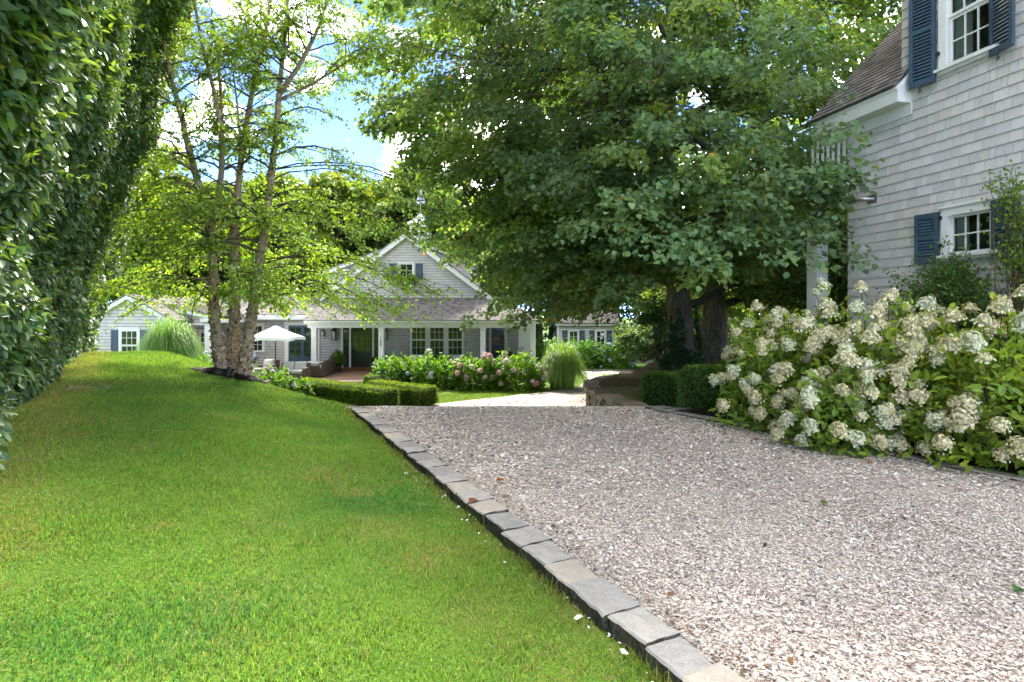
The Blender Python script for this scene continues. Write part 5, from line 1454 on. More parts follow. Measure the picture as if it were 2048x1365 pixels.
# ------------------------------------------------------------------ tall privet hedge
def privet():
    r = np.random.default_rng(41)
    hx = lambda y: -4.97 - .664 * (y - 5.3)
    n0 = np.array([.833, .553, 0.0])                        # towards the lawn
    root = thing('privet_hedge', 'tall glossy leaved hedge along the left side of the lawn', 'hedge', (hx(6), 6, float(lawn_z(hx(6), 6))))
    Hh = 11.4
    def surf(y, z, depth):
        """point on the hedge face; z above ground"""
        gx = hx(y); gz = lawn_z(gx + .2, y)
        bul = .30 * np.clip(z - .6, 0, 11) * (.85 + .15 * np.sin(y * .7)) - .12 * np.clip(.8 - z, 0, 1)
        pn = np.stack([y, z, 0 * y], -1)
        bul = bul + .32 * vnoise(pn, .8, 2) + .17 * vnoise(pn, 2.3, 5)
        P = np.stack([gx, y, gz + z], -1) + n0 * (bul - depth)[..., None]
        return P
    # density by distance
    def scat(n, y0, y1, z1, gm=1.0):
        y = y0 + (y1 - y0) * r.random(n) ** gm; z = .02 + z1 * r.random(n)
        dp = np.abs(r.normal(0, .16, n)) - .05 - .12 * (r.random(n) < .06) * r.random(n)
        return y, z, dp
    sets = [(7000, .6, 3.0, 5.0, .10), (36000, 3.0, 7.5, 6.2, .088), (38000, 7.5, 12.0, 8.6, .10), (32000, 12.0, 18.5, 11.2, .125)]
    nearP = None
    for k, (n, y0, y1, z1, ls) in enumerate(sets):
        y, z, dp = scat(n, y0, y1, z1)
        P = surf(y, z, dp)
        upv = np.array([0, 0, 1.0])
        along = np.array([.553, -.833, 0.0])
        D = unit(n0 * r.uniform(.2, .9, (n, 1)) + along * r.normal(.45, .6, (n, 1)) + upv * r.normal(-.45, .45, (n, 1)))
        N = unit(upv * .8 + n0 * .5 + along * .35 + r.normal(0, .42, (n, 3)))
        tone = vnoise(P, 1.4, 3)[:, None]
        C = vary((.125, .20, .08), n, .3, .14, r) * (1 + .25 * tone)
        hi = (r.random((n, 1)) < .2 + .25 * sstep(3.5, 7, z)[:, None])
        C = np.where(hi, vary((.12, .22, .03), n, .2, .1, r), C)
        ln = ls * np.exp(.22 * r.normal(size=n)).clip(.55, 1.6)
        if k == 1:
            px = 1024 + F * P[:, 0] / P[:, 1]; py = HZ - F * (P[:, 2] - EYE) / P[:, 1]
            score = np.where((px > -10) & (px < 420) & (py > 0) & (py < 900), ln / P[:, 1] - dp * .03, -1)
            pick = np.argsort(-score)[:300]; keep = np.ones(n, bool); keep[pick] = False
            leaf_objects(root, P[pick], D[pick], N[pick], ln[pick], ln[pick] * .5, C[pick], M['leaf_gloss'])
            P, D, N, C, ln = P[keep], D[keep], N[keep], C[keep], ln[keep]
        leaves('foliage', P, D, N, ln, ln * .5, C, M['leaf_gloss'], root, fold=.12, curl=.22, far=8.5)
    # inner mass and twigs
    ys = np.linspace(.4, 19, 44); zs = np.linspace(0, Hh, 24)
    Y, Z = np.meshgrid(ys, zs, indexing='ij')
    P = surf(Y.ravel(), Z.ravel(), np.full(Y.size, .42))
    nx = len(zs); i = (np.arange(len(ys) - 1)[:, None] * nx + np.arange(nx - 1)[None]).ravel()
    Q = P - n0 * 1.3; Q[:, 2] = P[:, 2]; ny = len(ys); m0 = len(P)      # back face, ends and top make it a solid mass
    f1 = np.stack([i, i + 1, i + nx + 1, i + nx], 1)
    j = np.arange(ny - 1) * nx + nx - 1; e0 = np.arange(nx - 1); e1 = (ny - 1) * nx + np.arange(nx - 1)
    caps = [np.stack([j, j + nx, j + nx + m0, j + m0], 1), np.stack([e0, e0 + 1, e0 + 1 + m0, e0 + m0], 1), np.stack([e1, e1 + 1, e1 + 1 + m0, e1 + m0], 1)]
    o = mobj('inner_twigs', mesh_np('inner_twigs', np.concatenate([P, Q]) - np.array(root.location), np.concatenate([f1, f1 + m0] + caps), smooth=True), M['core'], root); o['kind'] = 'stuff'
    tw = MB()
    for k in range(260):
        y = r.uniform(4, 14); z = r.uniform(.2, 6.5)
        a = surf(np.array([y]), np.array([z]), np.array([.4]))[0]
        b = surf(np.array([y - r.uniform(-.1, .35)]), np.array([z + r.uniform(.1, .5)]), np.array([-.10]))[0]
        tw.tube([a, (a + b) / 2 + (0, 0, .04), b], [.006, .004, .002], 4, cap=False)
    tw.build('twigs', M['branch'], root)['kind'] = 'stuff'
    SP, SD = [], []
    shoots = MB()
    for k in range(210):
        y = r.uniform(4.0, 15); z = r.uniform(.4, 8.5)
        a = surf(np.array([y]), np.array([z]), np.array([.1]))[0]
        d = unit((n0 * r.uniform(.5, 1.1) + np.array([.553, -.833, 0]) * r.normal(.2, .5) + np.array([0, 0, r.uniform(-.1, 1.0)]))[None])[0]
        b = a + d * r.uniform(.25, .6)
        shoots.tube([a, (a + b) / 2 + (0, 0, .02), b], [.004, .003, .0015], 3, cap=False)
        q = 12; t = r.uniform(.25, 1.03, (q, 1))
        SP.append(a + (b - a) * t); SD.append(unit(d * .6 + r.normal(0, .6, (q, 3))))
    SP, SD = np.concatenate(SP), np.concatenate(SD)
    leaves('new_shoots', SP, SD, unit(np.array([0, 0, 1.0]) + r.normal(0, .4, SP.shape)), .075, .034, vary((.19, .30, .06), len(SP), .2, .12, r), M['leaf_gloss'], root, fold=.12, curl=.15)
    shoots.build('shoot_stems', M['stem'], root)['kind'] = 'stuff'
    # bud panicles
    nb = 2200
    y, z, dp = scat(nb, 3.4, 13, 6.5); P = surf(y, z, dp - .02)
    leaves('flower_buds', P, unit(r.normal(0, .6, (nb, 3)) + n0 + np.array([0, 0, .8])), rnd_unit(nb, r), .05, .012, vary((.17, .14, .045), nb, .2, .1, r), M['leaf'], root)
    return root

_leafm = {}
def leaf_objects(parent, P, D, N, Ln, Wd, C, m, fold=.12, curl=.22, name='leaf'):
    off = np.array(root_off(parent))
    nv = 6
    q = np.argsort(C.sum(1)); grp = np.array_split(q, nv)
    D = unit(D); S = unit(np.cross(D, N)); N = np.cross(S, D)
    for g_ in grp:
        if len(g_) == 0: continue
        c = C[g_].mean(0)
        wr = float(np.mean(Wd[g_] / Ln[g_]))
        n1 = 1
        V, Fc = leaf_arrays(np.zeros((1, 3)), np.array([[0, 1.0, 0]]), np.array([[0, 0, 1.0]]), 1.0, wr, fold, curl)
        me = mesh_np(name, V, Fc, np.tile(c, (6, 1)), smooth=True); me.materials.append(m)
        for i in g_:
            o = bpy.data.objects.new(name, me)
            mt = np.eye(4); mt[:3, 0] = S[i] * Ln[i]; mt[:3, 1] = D[i] * Ln[i]; mt[:3, 2] = N[i] * Ln[i]; mt[:3, 3] = P[i] - off
            o.matrix_local = Matrix(mt.tolist()); link(o, parent)
privet()

# ------------------------------------------------------------------ clipped box hedges
def box_hedge(label, path, width, height, zf, n, base, seed, rnd=.12, group='clipped box hedges'):
    r = np.random.default_rng(seed)
    p = np.array(path, float); s_ = np.concatenate([[0], np.cumsum(np.linalg.norm(np.diff(p, axis=0), axis=1))])
    z0 = float(zf(p[0][0], p[0][1]))
    root = thing('box_hedge', label, 'hedge', (p[0][0], p[0][1], z0), group=group)
    Ltot = s_[-1]
    def frame(s):
        x, y = np.interp(s, s_, p[:, 0]), np.interp(s, s_, p[:, 1])
        e = .15
        tx = np.interp(s + e, s_, p[:, 0]) - np.interp(s - e, s_, p[:, 0]); ty = np.interp(s + e, s_, p[:, 1]) - np.interp(s - e, s_, p[:, 1])
        t = unit(np.stack([tx, ty], -1)); return x, y, t
    def place(s, u, h):
        x, y, t = frame(np.clip(s, 0, Ltot)); ex = s - np.clip(s, 0, Ltot)
        nx_, ny_ = t[:, 1], -t[:, 0]
        return np.stack([x + nx_ * u + t[:, 0] * ex, y + ny_ * u + t[:, 1] * ex, zf(x, y) + h], 1), t, np.stack([nx_, ny_], 1)
    W2 = width / 2
    # sample faces: top, two sides, two ends
    areas = np.array([Ltot * width, Ltot * height, Ltot * height, width * height, width * height]); f = r.choice(5, n, p=areas / areas.sum())
    s = r.uniform(-W2 * .3, Ltot + W2 * .3, n); u = r.uniform(-W2, W2, n); h = r.uniform(.02, height, n)
    nu = np.zeros(n); nh = np.zeros(n); ns = np.zeros(n)
    h = np.where(f == 0, height, h); nh[f == 0] = 1
    u = np.where(f == 1, W2, np.where(f == 2, -W2, u)); nu[f == 1] = 1; nu[f == 2] = -1
    s = np.where(f == 3, -W2 * .3, np.where(f == 4, Ltot + W2 * .3, s)); ns[f == 3] = -1; ns[f == 4] = 1
    # round the shoulders
    d = np.minimum(W2 - np.abs(u), height - h); edge = np.clip(rnd - np.abs(W2 - np.abs(u)), 0, rnd) * np.clip(rnd - np.abs(height - h), 0, rnd) / rnd
    u = u - np.sign(u) * edge * .6; h = h - edge * .6
    P, t, nn = place(s, u, h)
    Nw = np.stack([nn[:, 0] * nu + t[:, 0] * ns, nn[:, 1] * nu + t[:, 1] * ns, nh], 1)
    bumpy = .03 * vnoise(P, 5, seed) + np.abs(r.normal(0, .018, n)) * -1 + .012
    P = P + Nw * bumpy[:, None]
    D = unit(Nw * .6 + r.normal(0, .6, (n, 3)) + np.array([0, 0, .35])); N = unit(Nw + r.normal(0, .5, (n, 3)))
    C = vary(base, n, .24, .12, r) * (1 + .2 * vnoise(P, 7, 1.0))[:, None]
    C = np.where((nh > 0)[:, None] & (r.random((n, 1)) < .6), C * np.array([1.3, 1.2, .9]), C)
    ln = .034 * r.uniform(.7, 1.4, n)
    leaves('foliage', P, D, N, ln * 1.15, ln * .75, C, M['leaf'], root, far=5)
    # inner mass
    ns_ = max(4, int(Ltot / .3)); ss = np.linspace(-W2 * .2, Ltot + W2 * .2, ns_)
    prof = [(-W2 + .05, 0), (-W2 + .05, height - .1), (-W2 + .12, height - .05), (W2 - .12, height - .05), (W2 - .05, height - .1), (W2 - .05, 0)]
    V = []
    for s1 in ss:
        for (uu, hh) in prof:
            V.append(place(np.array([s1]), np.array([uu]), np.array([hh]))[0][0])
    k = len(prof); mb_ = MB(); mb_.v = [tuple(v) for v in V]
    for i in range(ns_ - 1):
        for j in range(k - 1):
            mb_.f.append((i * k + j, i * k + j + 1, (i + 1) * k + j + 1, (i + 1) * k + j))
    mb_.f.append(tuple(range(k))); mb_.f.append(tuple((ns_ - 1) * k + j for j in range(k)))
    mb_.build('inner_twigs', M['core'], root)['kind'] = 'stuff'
    return root
lowz = lambda x, y: LOW + .02 + 0 * np.asarray(x, float)
hz1 = lambda x, y: np.interp(y, [17.5, 19, 21.5], [-1.46, -1.5, -1.5]) + 0 * np.asarray(x, float)
box_hedge('long clipped box hedge to the left of the porch path, nearest the lawn', [(-4.1, 18.9), (-5.4, 19.8), (-6.7, 20.8), (-7.9, 21.8)], .75, .68, hz1, 15000, (.105, .165, .025), 51)
box_hedge('shorter clipped box hedge just right of the porch path', [(-2.95, 19.9), (-4.0, 20.7), (-5.2, 21.7)], .8, .62, hz1, 12000, (.115, .175, .026), 52)
box_hedge('small rounded box bush at the porch end of the path', [(-6.0, 23.7), (-5.5, 23.9)], .8, .62, lowz, 4500, (.09, .16, .025), 53, .25)
box_hedge('dark box hedge curving below the linden trunks', [(3.15, 12.1), (3.7, 12.8), (4.4, 13.4), (5.4, 13.9)], .8, .74, bed_z, 14000, (.10, .19, .035), 54)
box_hedge('dark box hedge block beside the white hydrangeas, nearest the gravel', [(3.25, 9.75), (3.7, 10.3), (4.3, 10.8)], .75, .70, lambda x, y: drive_z(x, y) + .02, 12000, (.10, .19, .035), 55)

# ------------------------------------------------------------------ flower heads
def floret_head(name, n, shape, cols, seed, fs):
    r = np.random.default_rng(seed)
    if shape == 'panicle':
        h = r.beta(1.1, 1.5, n); a = r.uniform(0, 6.283, n); rad = (.100 * (1 - h) ** .6 + .012) * r.uniform(.72, 1.08, n)
        P = np.stack([np.cos(a) * rad, np.sin(a) * rad, .155 * h + .01], 1)
        N = unit(np.stack([np.cos(a), np.sin(a), .55 + .6 * h], 1) + r.normal(0, .3, (n, 3)))
    else:
        N = unit(r.normal(size=(n, 3)) + np.array([0, 0, .45])); P = N * np.array([.082, .082, .066]) * r.uniform(.85, 1.05, (n, 1)) + np.array([0, 0, .05])
        N = unit(N + r.normal(0, .25, (n, 3)))
    T1 = unit(np.cross(N, r.normal(size=(n, 3)))); T2 = np.cross(N, T1)
    s = fs * r.uniform(.75, 1.2, n)[:, None]
    V = []; 
    for (a1, b1) in ((T1, T2), (unit(T1 + T2), unit(T2 - T1))):
        V += [P + a1 * s + N * s * .18, P + b1 * s * .55, P - a1 * s + N * s * .18, P - b1 * s * .55]
    V = np.stack(V, 1).reshape(-1, 3); k = (np.arange(n) * 8)[:, None]
    Fc = np.concatenate([k + np.array([[0, 1, 2, 3]]), k + np.array([[4, 5, 6, 7]])], 0)
    c = np.array(cols)[r.choice(len(cols), n)] * r.uniform(.85, 1.08, (n, 1))
    cc = np.repeat(c.clip(0, .95), 8, 0)
    prof = [(.02, .0), (.078, .025), (.068, .06), (.036, .11), (.006, .145)] if shape == 'panicle' else [(.02, -.005), (.062, .03), (.066, .06), (.045, .09), (.008, .11)]
    ring = np.array([(q * math.cos(k2 * 1.0472), q * math.sin(k2 * 1.0472), z) for q, z in prof for k2 in range(6)]); n0 = len(V)
    Fr = np.array([(n0 + i * 6 + k2, n0 + i * 6 + (k2 + 1) % 6, n0 + i * 6 + 6 + (k2 + 1) % 6, n0 + i * 6 + 6 + k2) for i in range(4) for k2 in range(6)])
    V = np.concatenate([V, ring]); Fc = np.concatenate([Fc, Fr]); cc = np.concatenate([cc, np.tile(np.array(cols).mean(0) * .62, (len(ring), 1))])
    me = mesh_np(name, V, Fc, cc); me.materials.append(M['petal'])
    return me
CREAM = [(.80, .72, .45), (.72, .66, .34), (.84, .77, .56), (.60, .58, .25)]
PAN = [floret_head('flower_head', 110, 'panicle', CREAM if i < 4 else [(.66, .68, .40), (.74, .73, .52)], 60 + i, .019) for i in range(6)]
PINK = [floret_head('flower_head', 60, 'mop', c, 70 + i, .022) for i, c in enumerate(([(.78, .52, .52), (.80, .64, .60), (.74, .46, .50)], [(.80, .66, .62), (.82, .74, .68)]))]
BLUE = [floret_head('flower_head', 60, 'mop', c, 75 + i, .022) for i, c in enumerate(([(.34, .46, .82), (.48, .58, .86), (.40, .48, .80)], [(.58, .60, .84), (.66, .66, .86)]))]
LILAC = [floret_head('flower_head', 60, 'mop', c, 78 + i, .022) for i, c in enumerate(([(.70, .64, .80), (.78, .72, .84)], [(.80, .76, .80), (.74, .66, .76)]))]

def bush(name, label, c, rx, ry, h, nleaf, lsize, lw, base, seed, heads, nheads, hscale=1.0, group=None, lobes=.12, front=.6, mat='leaf', indiv=0, cat='shrub', squash=1.6, hz_lo=.05):
    r = np.random.default_rng(seed)
    c = np.asarray(c, float)
    root = thing(name, label, cat, c, group=group)
    def shell(n, lo, hi, zlo=.0):
        az = r.uniform(-np.pi, np.pi, n * 3); el = np.arcsin(r.uniform(zlo, 1, n * 3))
        keep = r.random(n * 3) < (front + (1 - front) * (np.sin(az) < .2))
        az, el = az[keep][:n], el[keep][:n]; n2 = len(az)
        k = 1 + lobes * np.sin(3 * az + seed) + lobes * .8 * np.sin(5 * az + 6 * el + seed * 2) + lobes * .6 * np.sin(9 * az - 7 * el)
        fr = lo + (hi - lo) * r.random(n2) ** .6
        ce = np.cos(el) ** (1 / squash)
        d = np.stack([np.cos(az) * ce * rx, np.sin(az) * ce * ry, np.sin(el) * h], 1) * (k * fr)[:, None]
        nrm = unit(np.stack([np.cos(az) * np.cos(el) / rx, np.sin(az) * np.cos(el) / ry, np.sin(el) / h + .15], 1))
        return c + d, nrm
    P, nrm = shell(nleaf, .55, 1.02)
    n = len(P)
    D = unit(nrm * .8 + r.normal(0, .6, (n, 3)) + np.array([0, 0, -.1])); N = unit(nrm * .6 + np.array([0, 0, .8]) + r.normal(0, .35, (n, 3)))
    C = vary(base, n, .22, .13, r) * (1 + .22 * vnoise(P, 4, seed))[:, None]
    ln = lsize * np.exp(.25 * r.normal(size=n)).clip(.6, 1.6)
    if indiv:
        score = ln / P[:, 1] * (1 + (nrm[:, 1] < -.2)) * (np.linalg.norm((P - c) / np.array([rx, ry, h]), axis=1) > .82)
        pick = np.argsort(-score)[:indiv]; keep = np.ones(n, bool); keep[pick] = False
        leaf_objects(root, P[pick], D[pick], N[pick], ln[pick], ln[pick] * lw, C[pick], M[mat])
        P, D, N, C, ln = P[keep], D[keep], N[keep], C[keep], ln[keep]
    leaves('foliage', P, D, N, ln, ln * lw, C, M[mat], root)
    st = MB()
    ns = max(8, nheads // 2)
    Hp, Hn = shell(max(nheads, 8), .98, 1.08, hz_lo)
    for p in Hp[:ns]:
        a = c + (p - c) * np.array([.18, .18, 0]); st.tube([a, a + (p - a) * .55 + (0, 0, .05), p], [.010, .007, .004], 4, cap=False)
    st.build('stems', M['stem'], root)['kind'] = 'stuff'
    if nheads:
        for p, nn in zip(Hp[:nheads], Hn[:nheads]):
            o = bpy.data.objects.new('flower_head', heads[r.integers(len(heads))])
            ax_ = unit((nn * .9 + np.array([0, -.1, .45]) + r.normal(0, .22, 3))[None])[0]
            q = Vector(ax_).to_track_quat('Z', 'Y')
            s = hscale * r.uniform(.72, 1.2)
            o.matrix_local = T(Vector(p - c)) @ q.to_matrix().to_4x4() @ Matrix.Rotation(r.uniform(0, 6.28), 4, 'Z') @ Matrix.Diagonal((s, s, s * r.uniform(.85, 1.15), 1))
            link(o, root)
    return root
wl_lab = 'white panicle hydrangeas along the right edging'
WG = (.25, .35, .045)
bush('panicle_hydrangea', 'creamy white panicle hydrangea at the left end, beside the dark box hedge', (3.98, 8.1, .05), .84, .8, 1.42, 4400, .095, .5, (.22, .33, .045), 81, PAN, 135, .88, wl_lab, indiv=70)
bush('panicle_hydrangea', 'tallest white panicle hydrangea with the highest blooms, in front of the house corner', (4.75, 7.35, .05), 1.0, .95, 1.52, 5200, .098, .5, WG, 82, PAN, 125, .92, wl_lab, indiv=80)
bush('panicle_hydrangea', 'yellow green panicle hydrangea at the right edge of the picture', (5.35, 6.35, .05), .95, .85, 1.42, 4200, .10, .5, (.25, .34, .045), 83, PAN, 80, .95, wl_lab, indiv=90)
bush('panicle_hydrangea', 'white panicle hydrangea low in front, spilling over the granite edging', (4.15, 7.0, .02), .75, .65, .95, 2600, .095, .5, (.20, .30, .045), 84, PAN, 70, .88, wl_lab, indiv=50)

# climbing rose on the trellis and an arching cane at the right edge
def rose(name, label, pts, rad, n, seed, base):
    r = np.random.default_rng(seed)
    pts = np.array(pts, float)
    root = thing(name, label, 'shrub', (pts[0][0], pts[0][1], float(rbed_z(np.array(pts[0][0]), np.array(pts[0][1])))))
    st = MB(); P = []; D = []
    for k in range(n):
        e = pts[r.integers(len(pts))] + r.normal(0, rad, 3) * np.array([.8, .6, .8])
        s0 = pts[0] + r.normal(0, .15, 3) * np.array([1, 1, 0]); s0[2] = root.location.z
        m_ = (s0 + e) / 2 + r.normal(0, .12, 3); m_[2] += .2
        if k % 3 == 0: st.tube([s0, m_, e], [.012, .008, .003], 5, cap=False)
        d = unit((e - m_)[None])[0]
        tw = e + (d + r.normal(0, .5, 3)) * .22
        st.tube([e - d * .15, e, tw], [.004, .003, .0015], 3, cap=False)
        kk = 16; t = r.random((kk, 1))
        P.append(e - d * .1 + (tw - e + d * .1) * t + r.normal(0, .05, (kk, 3))); D.append(unit(d + r.normal(0, .8, (kk, 3))))
    P = np.concatenate(P); D = np.concatenate(D); k = len(P)
    ok = ~((((P - HC) @ UX) > -.1) & (((P - HC) @ UI) > -.05)); P, D = P[ok], D[ok]; k = len(P)
    leaves('foliage', P, D, unit(np.array([0, -.3, .8]) + r.normal(0, .45, (k, 3))), .045 * r.uniform(.7, 1.3, k), .032 * r.uniform(.7, 1.3, k), vary(base, k, .25, .12, r), M['leaf'], root)
    st.build('canes', M['stem'], root)['kind'] = 'stuff'
def wall_pt(s, o, z): p = HC + UX * s - UI * o; return (p[0], p[1], z)
rose('climbing_rose', 'leafy climbing rose on the trellis below the lower window', [wall_pt(2.0, .3, 1.2), wall_pt(1.6, .35, 1.6), wall_pt(1.9, .35, 1.85), wall_pt(2.2, .35, 1.7), wall_pt(2.5, .3, 1.45), wall_pt(2.1, .3, 2.0), wall_pt(2.6, .35, 1.2)], .19, 620, 91, (.10, .19, .035))
rose('climbing_rose', 'arching rose cane entering from the right edge over the shutter', [wall_pt(3.05, .4, 1.5), wall_pt(3.0, .4, 2.8), wall_pt(2.86, .42, 3.15), wall_pt(3.05, .4, 2.5), wall_pt(3.0, .4, 2.2)], .12, 110, 92, (.14, .23, .035))
bush('young_shrub', 'small green shrub between the porch post and the wall corner', wall_pt(-.45, .35, .35), .35, .35, 1.35, 700, .075, .5, (.09, .20, .03), 93, PAN, 0, mat='leaf')

# ------------------------------------------------------------------ mophead hydrangeas
pg = 'mophead hydrangeas below the porch'
HG = (.115, .225, .025)
lz = LOW
for (px, D_, rx, h, lab, hd, nh, sd_) in (
    (790, 25.2, 1.05, 1.28, 'hydrangea with a few blue blooms at the left end of the porch bed', BLUE, 7, 101),
    (868, 25.0, 1.15, 1.30, 'mostly green hydrangea with pale lilac blooms below the triple window', LILAC, 10, 102),
    (948, 24.8, 1.1, 1.25, 'hydrangea with peach pink blooms in front of the third column', PINK, 17, 103),
    (1030, 24.6, 1.15, 1.38, 'hydrangea with the most pink blooms beside the right grass clump', PINK, 26, 104)):
    bush('mophead_hydrangea', lab, (fx(px, D_), D_, lz), rx, .95, h, 2300, .16, .62, HG, sd_, hd, nh, 1.6, pg, front=.7)
bush('mophead_hydrangea', 'low hydrangea with lilac white blooms right of the birch trunk', (fx(545, 19.8), 19.6, -1.35), .95, .75, .98, 2000, .13, .62, (.10, .20, .022), 105, LILAC, 12, 1.0, 'mophead hydrangeas by the patio', front=.7)
bush('mophead_hydrangea', 'small hydrangea at the left box hedge end with one lilac bloom', (fx(590, 20.4), 20.2, -1.42), .62, .6, .72, 1300, .13, .62, (.09, .19, .022), 106, LILAC, 3, 1.0, 'mophead hydrangeas by the patio', front=.7)
bush('mophead_hydrangea', 'little hydrangea with white blooms between the left grass clump and the birch', (fx(425, 23.5), 23.3, -.95), .8, .5, .85, 900, .14, .62, (.10, .21, .025), 107, LILAC, 8, .9, 'mophead hydrangeas by the patio', front=.7)
for (px, D_, rx, h, lab, nh, sd_) in ((1095, 31.5, 1.1, 1.75, 'tall blue hydrangea right behind the right grass clump', 7, 111), (1165, 34.0, 1.2, 1.55, 'blue hydrangea below the left cottage window', 7, 112), (1228, 33.8, 1.15, 1.5, 'blue hydrangea below the right cottage window', 17, 113)):
    bush('mophead_hydrangea', lab, (fx(px, D_), D_, lz), rx, .9, h, 1900, .18, .62, (.085, .20, .025), sd_, BLUE, nh, 1.3, 'blue hydrangeas by the cottage', front=.7)

# ------------------------------------------------------------------ fountain grasses
M['straw'] = m_plain('dry_straw', (.17, .13, .06), .9, .4, 25, .6, spec=.05, stretch=(3, 3, .3))
def grass_clump(label, c, rad, h, n, seed, base):
    r = np.random.default_rng(seed)
    c = np.asarray(c, float)
    root = thing('fountain_grass', label, 'grass', c, group='ornamental grass clumps')
    az = r.uniform(0, 2 * np.pi, n); q = np.sqrt(r.random(n)) * rad * .45
    b0 = c + np.stack([np.cos(az) * q, np.sin(az) * q, 0 * az], 1)
    az2 = az + r.normal(0, .5, n); reach = rad * np.sqrt(r.random(n)) * r.uniform(.6, 1.08, n); hh = h * (1.12 - .45 * (reach / rad) ** 2) * r.uniform(.75, 1.08, n)
    hv = np.stack([np.cos(az2), np.sin(az2), 0 * az], 1)
    ts = np.array([0, .25, .5, .72, .88, 1.0]); prof = np.array([0, .42, .78, .97, .98, .84])
    side = np.stack([-np.sin(az2), np.cos(az2), 0 * az], 1); w = .016
    rows = []
    for t, z in zip(ts, prof):
        fall = 1 - .92 * (reach / rad)[:, None] ** 1.2 * max(0, t - .4) * 1.75
        cen = b0 + hv * (reach[:, None] * t ** 1.5) + np.array([0, 0, 1.0]) * (hh[:, None] * z * fall)
        ww = w * (1 - .85 * t)
        rows.append(cen - side * ww); rows.append(cen + side * ww)
    V = np.stack(rows, 1).reshape(-1, 3); k = (np.arange(n) * 12)[:, None]
    Fc = np.concatenate([k + np.array([[2 * i, 2 * i + 1, 2 * i + 3, 2 * i + 2]]) for i in range(5)], 0)
    o = mobj('blades', mesh_np('blades', V - c, Fc, np.repeat(vary(base, n, .25, .1, r), 12, 0), True), M['grass'], root); o['kind'] = 'stuff'
    MB().lathe([(rad * .36, 0), (rad * .42, h * .2), (rad * .3, h * .36), (.02, h * .42)], c, 12).build('crown_base', M['straw'], root, smooth=True)
    return root
grass_clump('rounded fountain grass clump left of the birch in front of the gable', (fx(340, 24.5), 24.5, -1.0), 1.4, 2.45, 2600, 121, (.15, .27, .06))
grass_clump('yellow green fountain grass clump at the right end of the porch bed', (fx(1124, 24.8), 24.8, LOW), 1.12, 1.95, 2600, 122, (.19, .30, .065))

# ------------------------------------------------------------------ background trees and shrubs
def far_tree(label, x, y, H, rad, n, seed, base, ls=.34, conifer=False, zb=LOW, name='background_tree', group='trees behind the house', cr=.35, lowbr=.12):
    r = np.random.default_rng(seed)
    root = thing(name, label, 'tree', (x, y, zb), group=group)
    MB().tube([(x, y, zb), (x + r.normal(0, .2), y, zb + H * .5), (x + r.normal(0, .3), y, zb + H * .92)], [H * .02 + .06, H * .013 + .03, .03], 8).build('trunk', M['branch'], root, smooth=True)
    if conifer:
        t = r.random(n) ** .8; az = r.uniform(-np.pi, np.pi, n); layer = np.floor(t * 14) / 14 + .03
        R_ = rad * (1 - layer) ** .8 * np.sqrt(r.random(n)) * (1 + .25 * np.sin(5 * az + 20 * layer))
        P = np.stack([x + np.cos(az) * R_, y + np.sin(az) * R_, zb + H * (.06 + .94 * layer) - .28 * R_ + r.normal(0, .12, n)], 1)
        D = unit(np.stack([np.cos(az), np.sin(az), -.35 + r.normal(0, .3, n)], 1) + r.normal(0, .3, (n, 3)))
        N = unit(np.array([0, 0, 1.0]) + r.normal(0, .4, (n, 3))); w = .35
    else:
        m = int(26 + rad * 5)
        el = r.uniform(-.75, 1, m); a = r.uniform(-np.pi, np.pi, m)
        ce = np.sqrt(1 - el ** 2); fr = r.uniform(.5, 1.0, m)
        cz_ = zb + H * (lowbr + (1 - lowbr) / 2); hz_ = H * (1 - lowbr) / 2
        Q = np.stack([x + np.cos(a) * ce * rad * fr, y + np.sin(a) * ce * rad * fr, cz_ + el * hz_ * fr], 1)
        qr = rad * cr * r.uniform(.7, 1.3, m)
        i = r.integers(0, m, n); dv = rnd_unit(n, r); dv[:, 2] = np.abs(dv[:, 2]) * .9 - .25
        P = Q[i] + dv * (qr[i] * r.uniform(.55, 1.05, n))[:, None] * np.array([1, 1, .75])
        D = unit(dv + r.normal(0, .6, (n, 3)) + np.array([0, 0, -.4])); N = unit(dv * .5 + np.array([0, -.1, .7]) + r.normal(0, .4, (n, 3))); w = .7
        b_m = MB()
        for q in Q[::2]:
            b_m.tube([(x, y, zb + H * .35 + .3 * (q[2] - zb - H * .35)), tuple((np.array([x, y, q[2]]) + q) / 2 + (0, 0, -.2)), tuple(q)], [.09, .05, .02], 5, cap=False)
        b_m.build('limbs', M['branch'], root)['kind'] = 'stuff'
        P[:, 2] = np.maximum(P[:, 2], zb + .1)
    C = vary(base, n, .25, .13, r)
    if not conifer: C = C * (1 + .25 * r.normal(size=m)[i].clip(-1.5, 1.5))[:, None]
    ln = ls * r.uniform(.6, 1.3, n)
    leaves('crown', P, D, N, ln, ln * w, C, M['leaf_far'], root, far=5)
G1, G2, G3 = (.13, .20, .045), (.19, .26, .045), (.09, .15, .05)
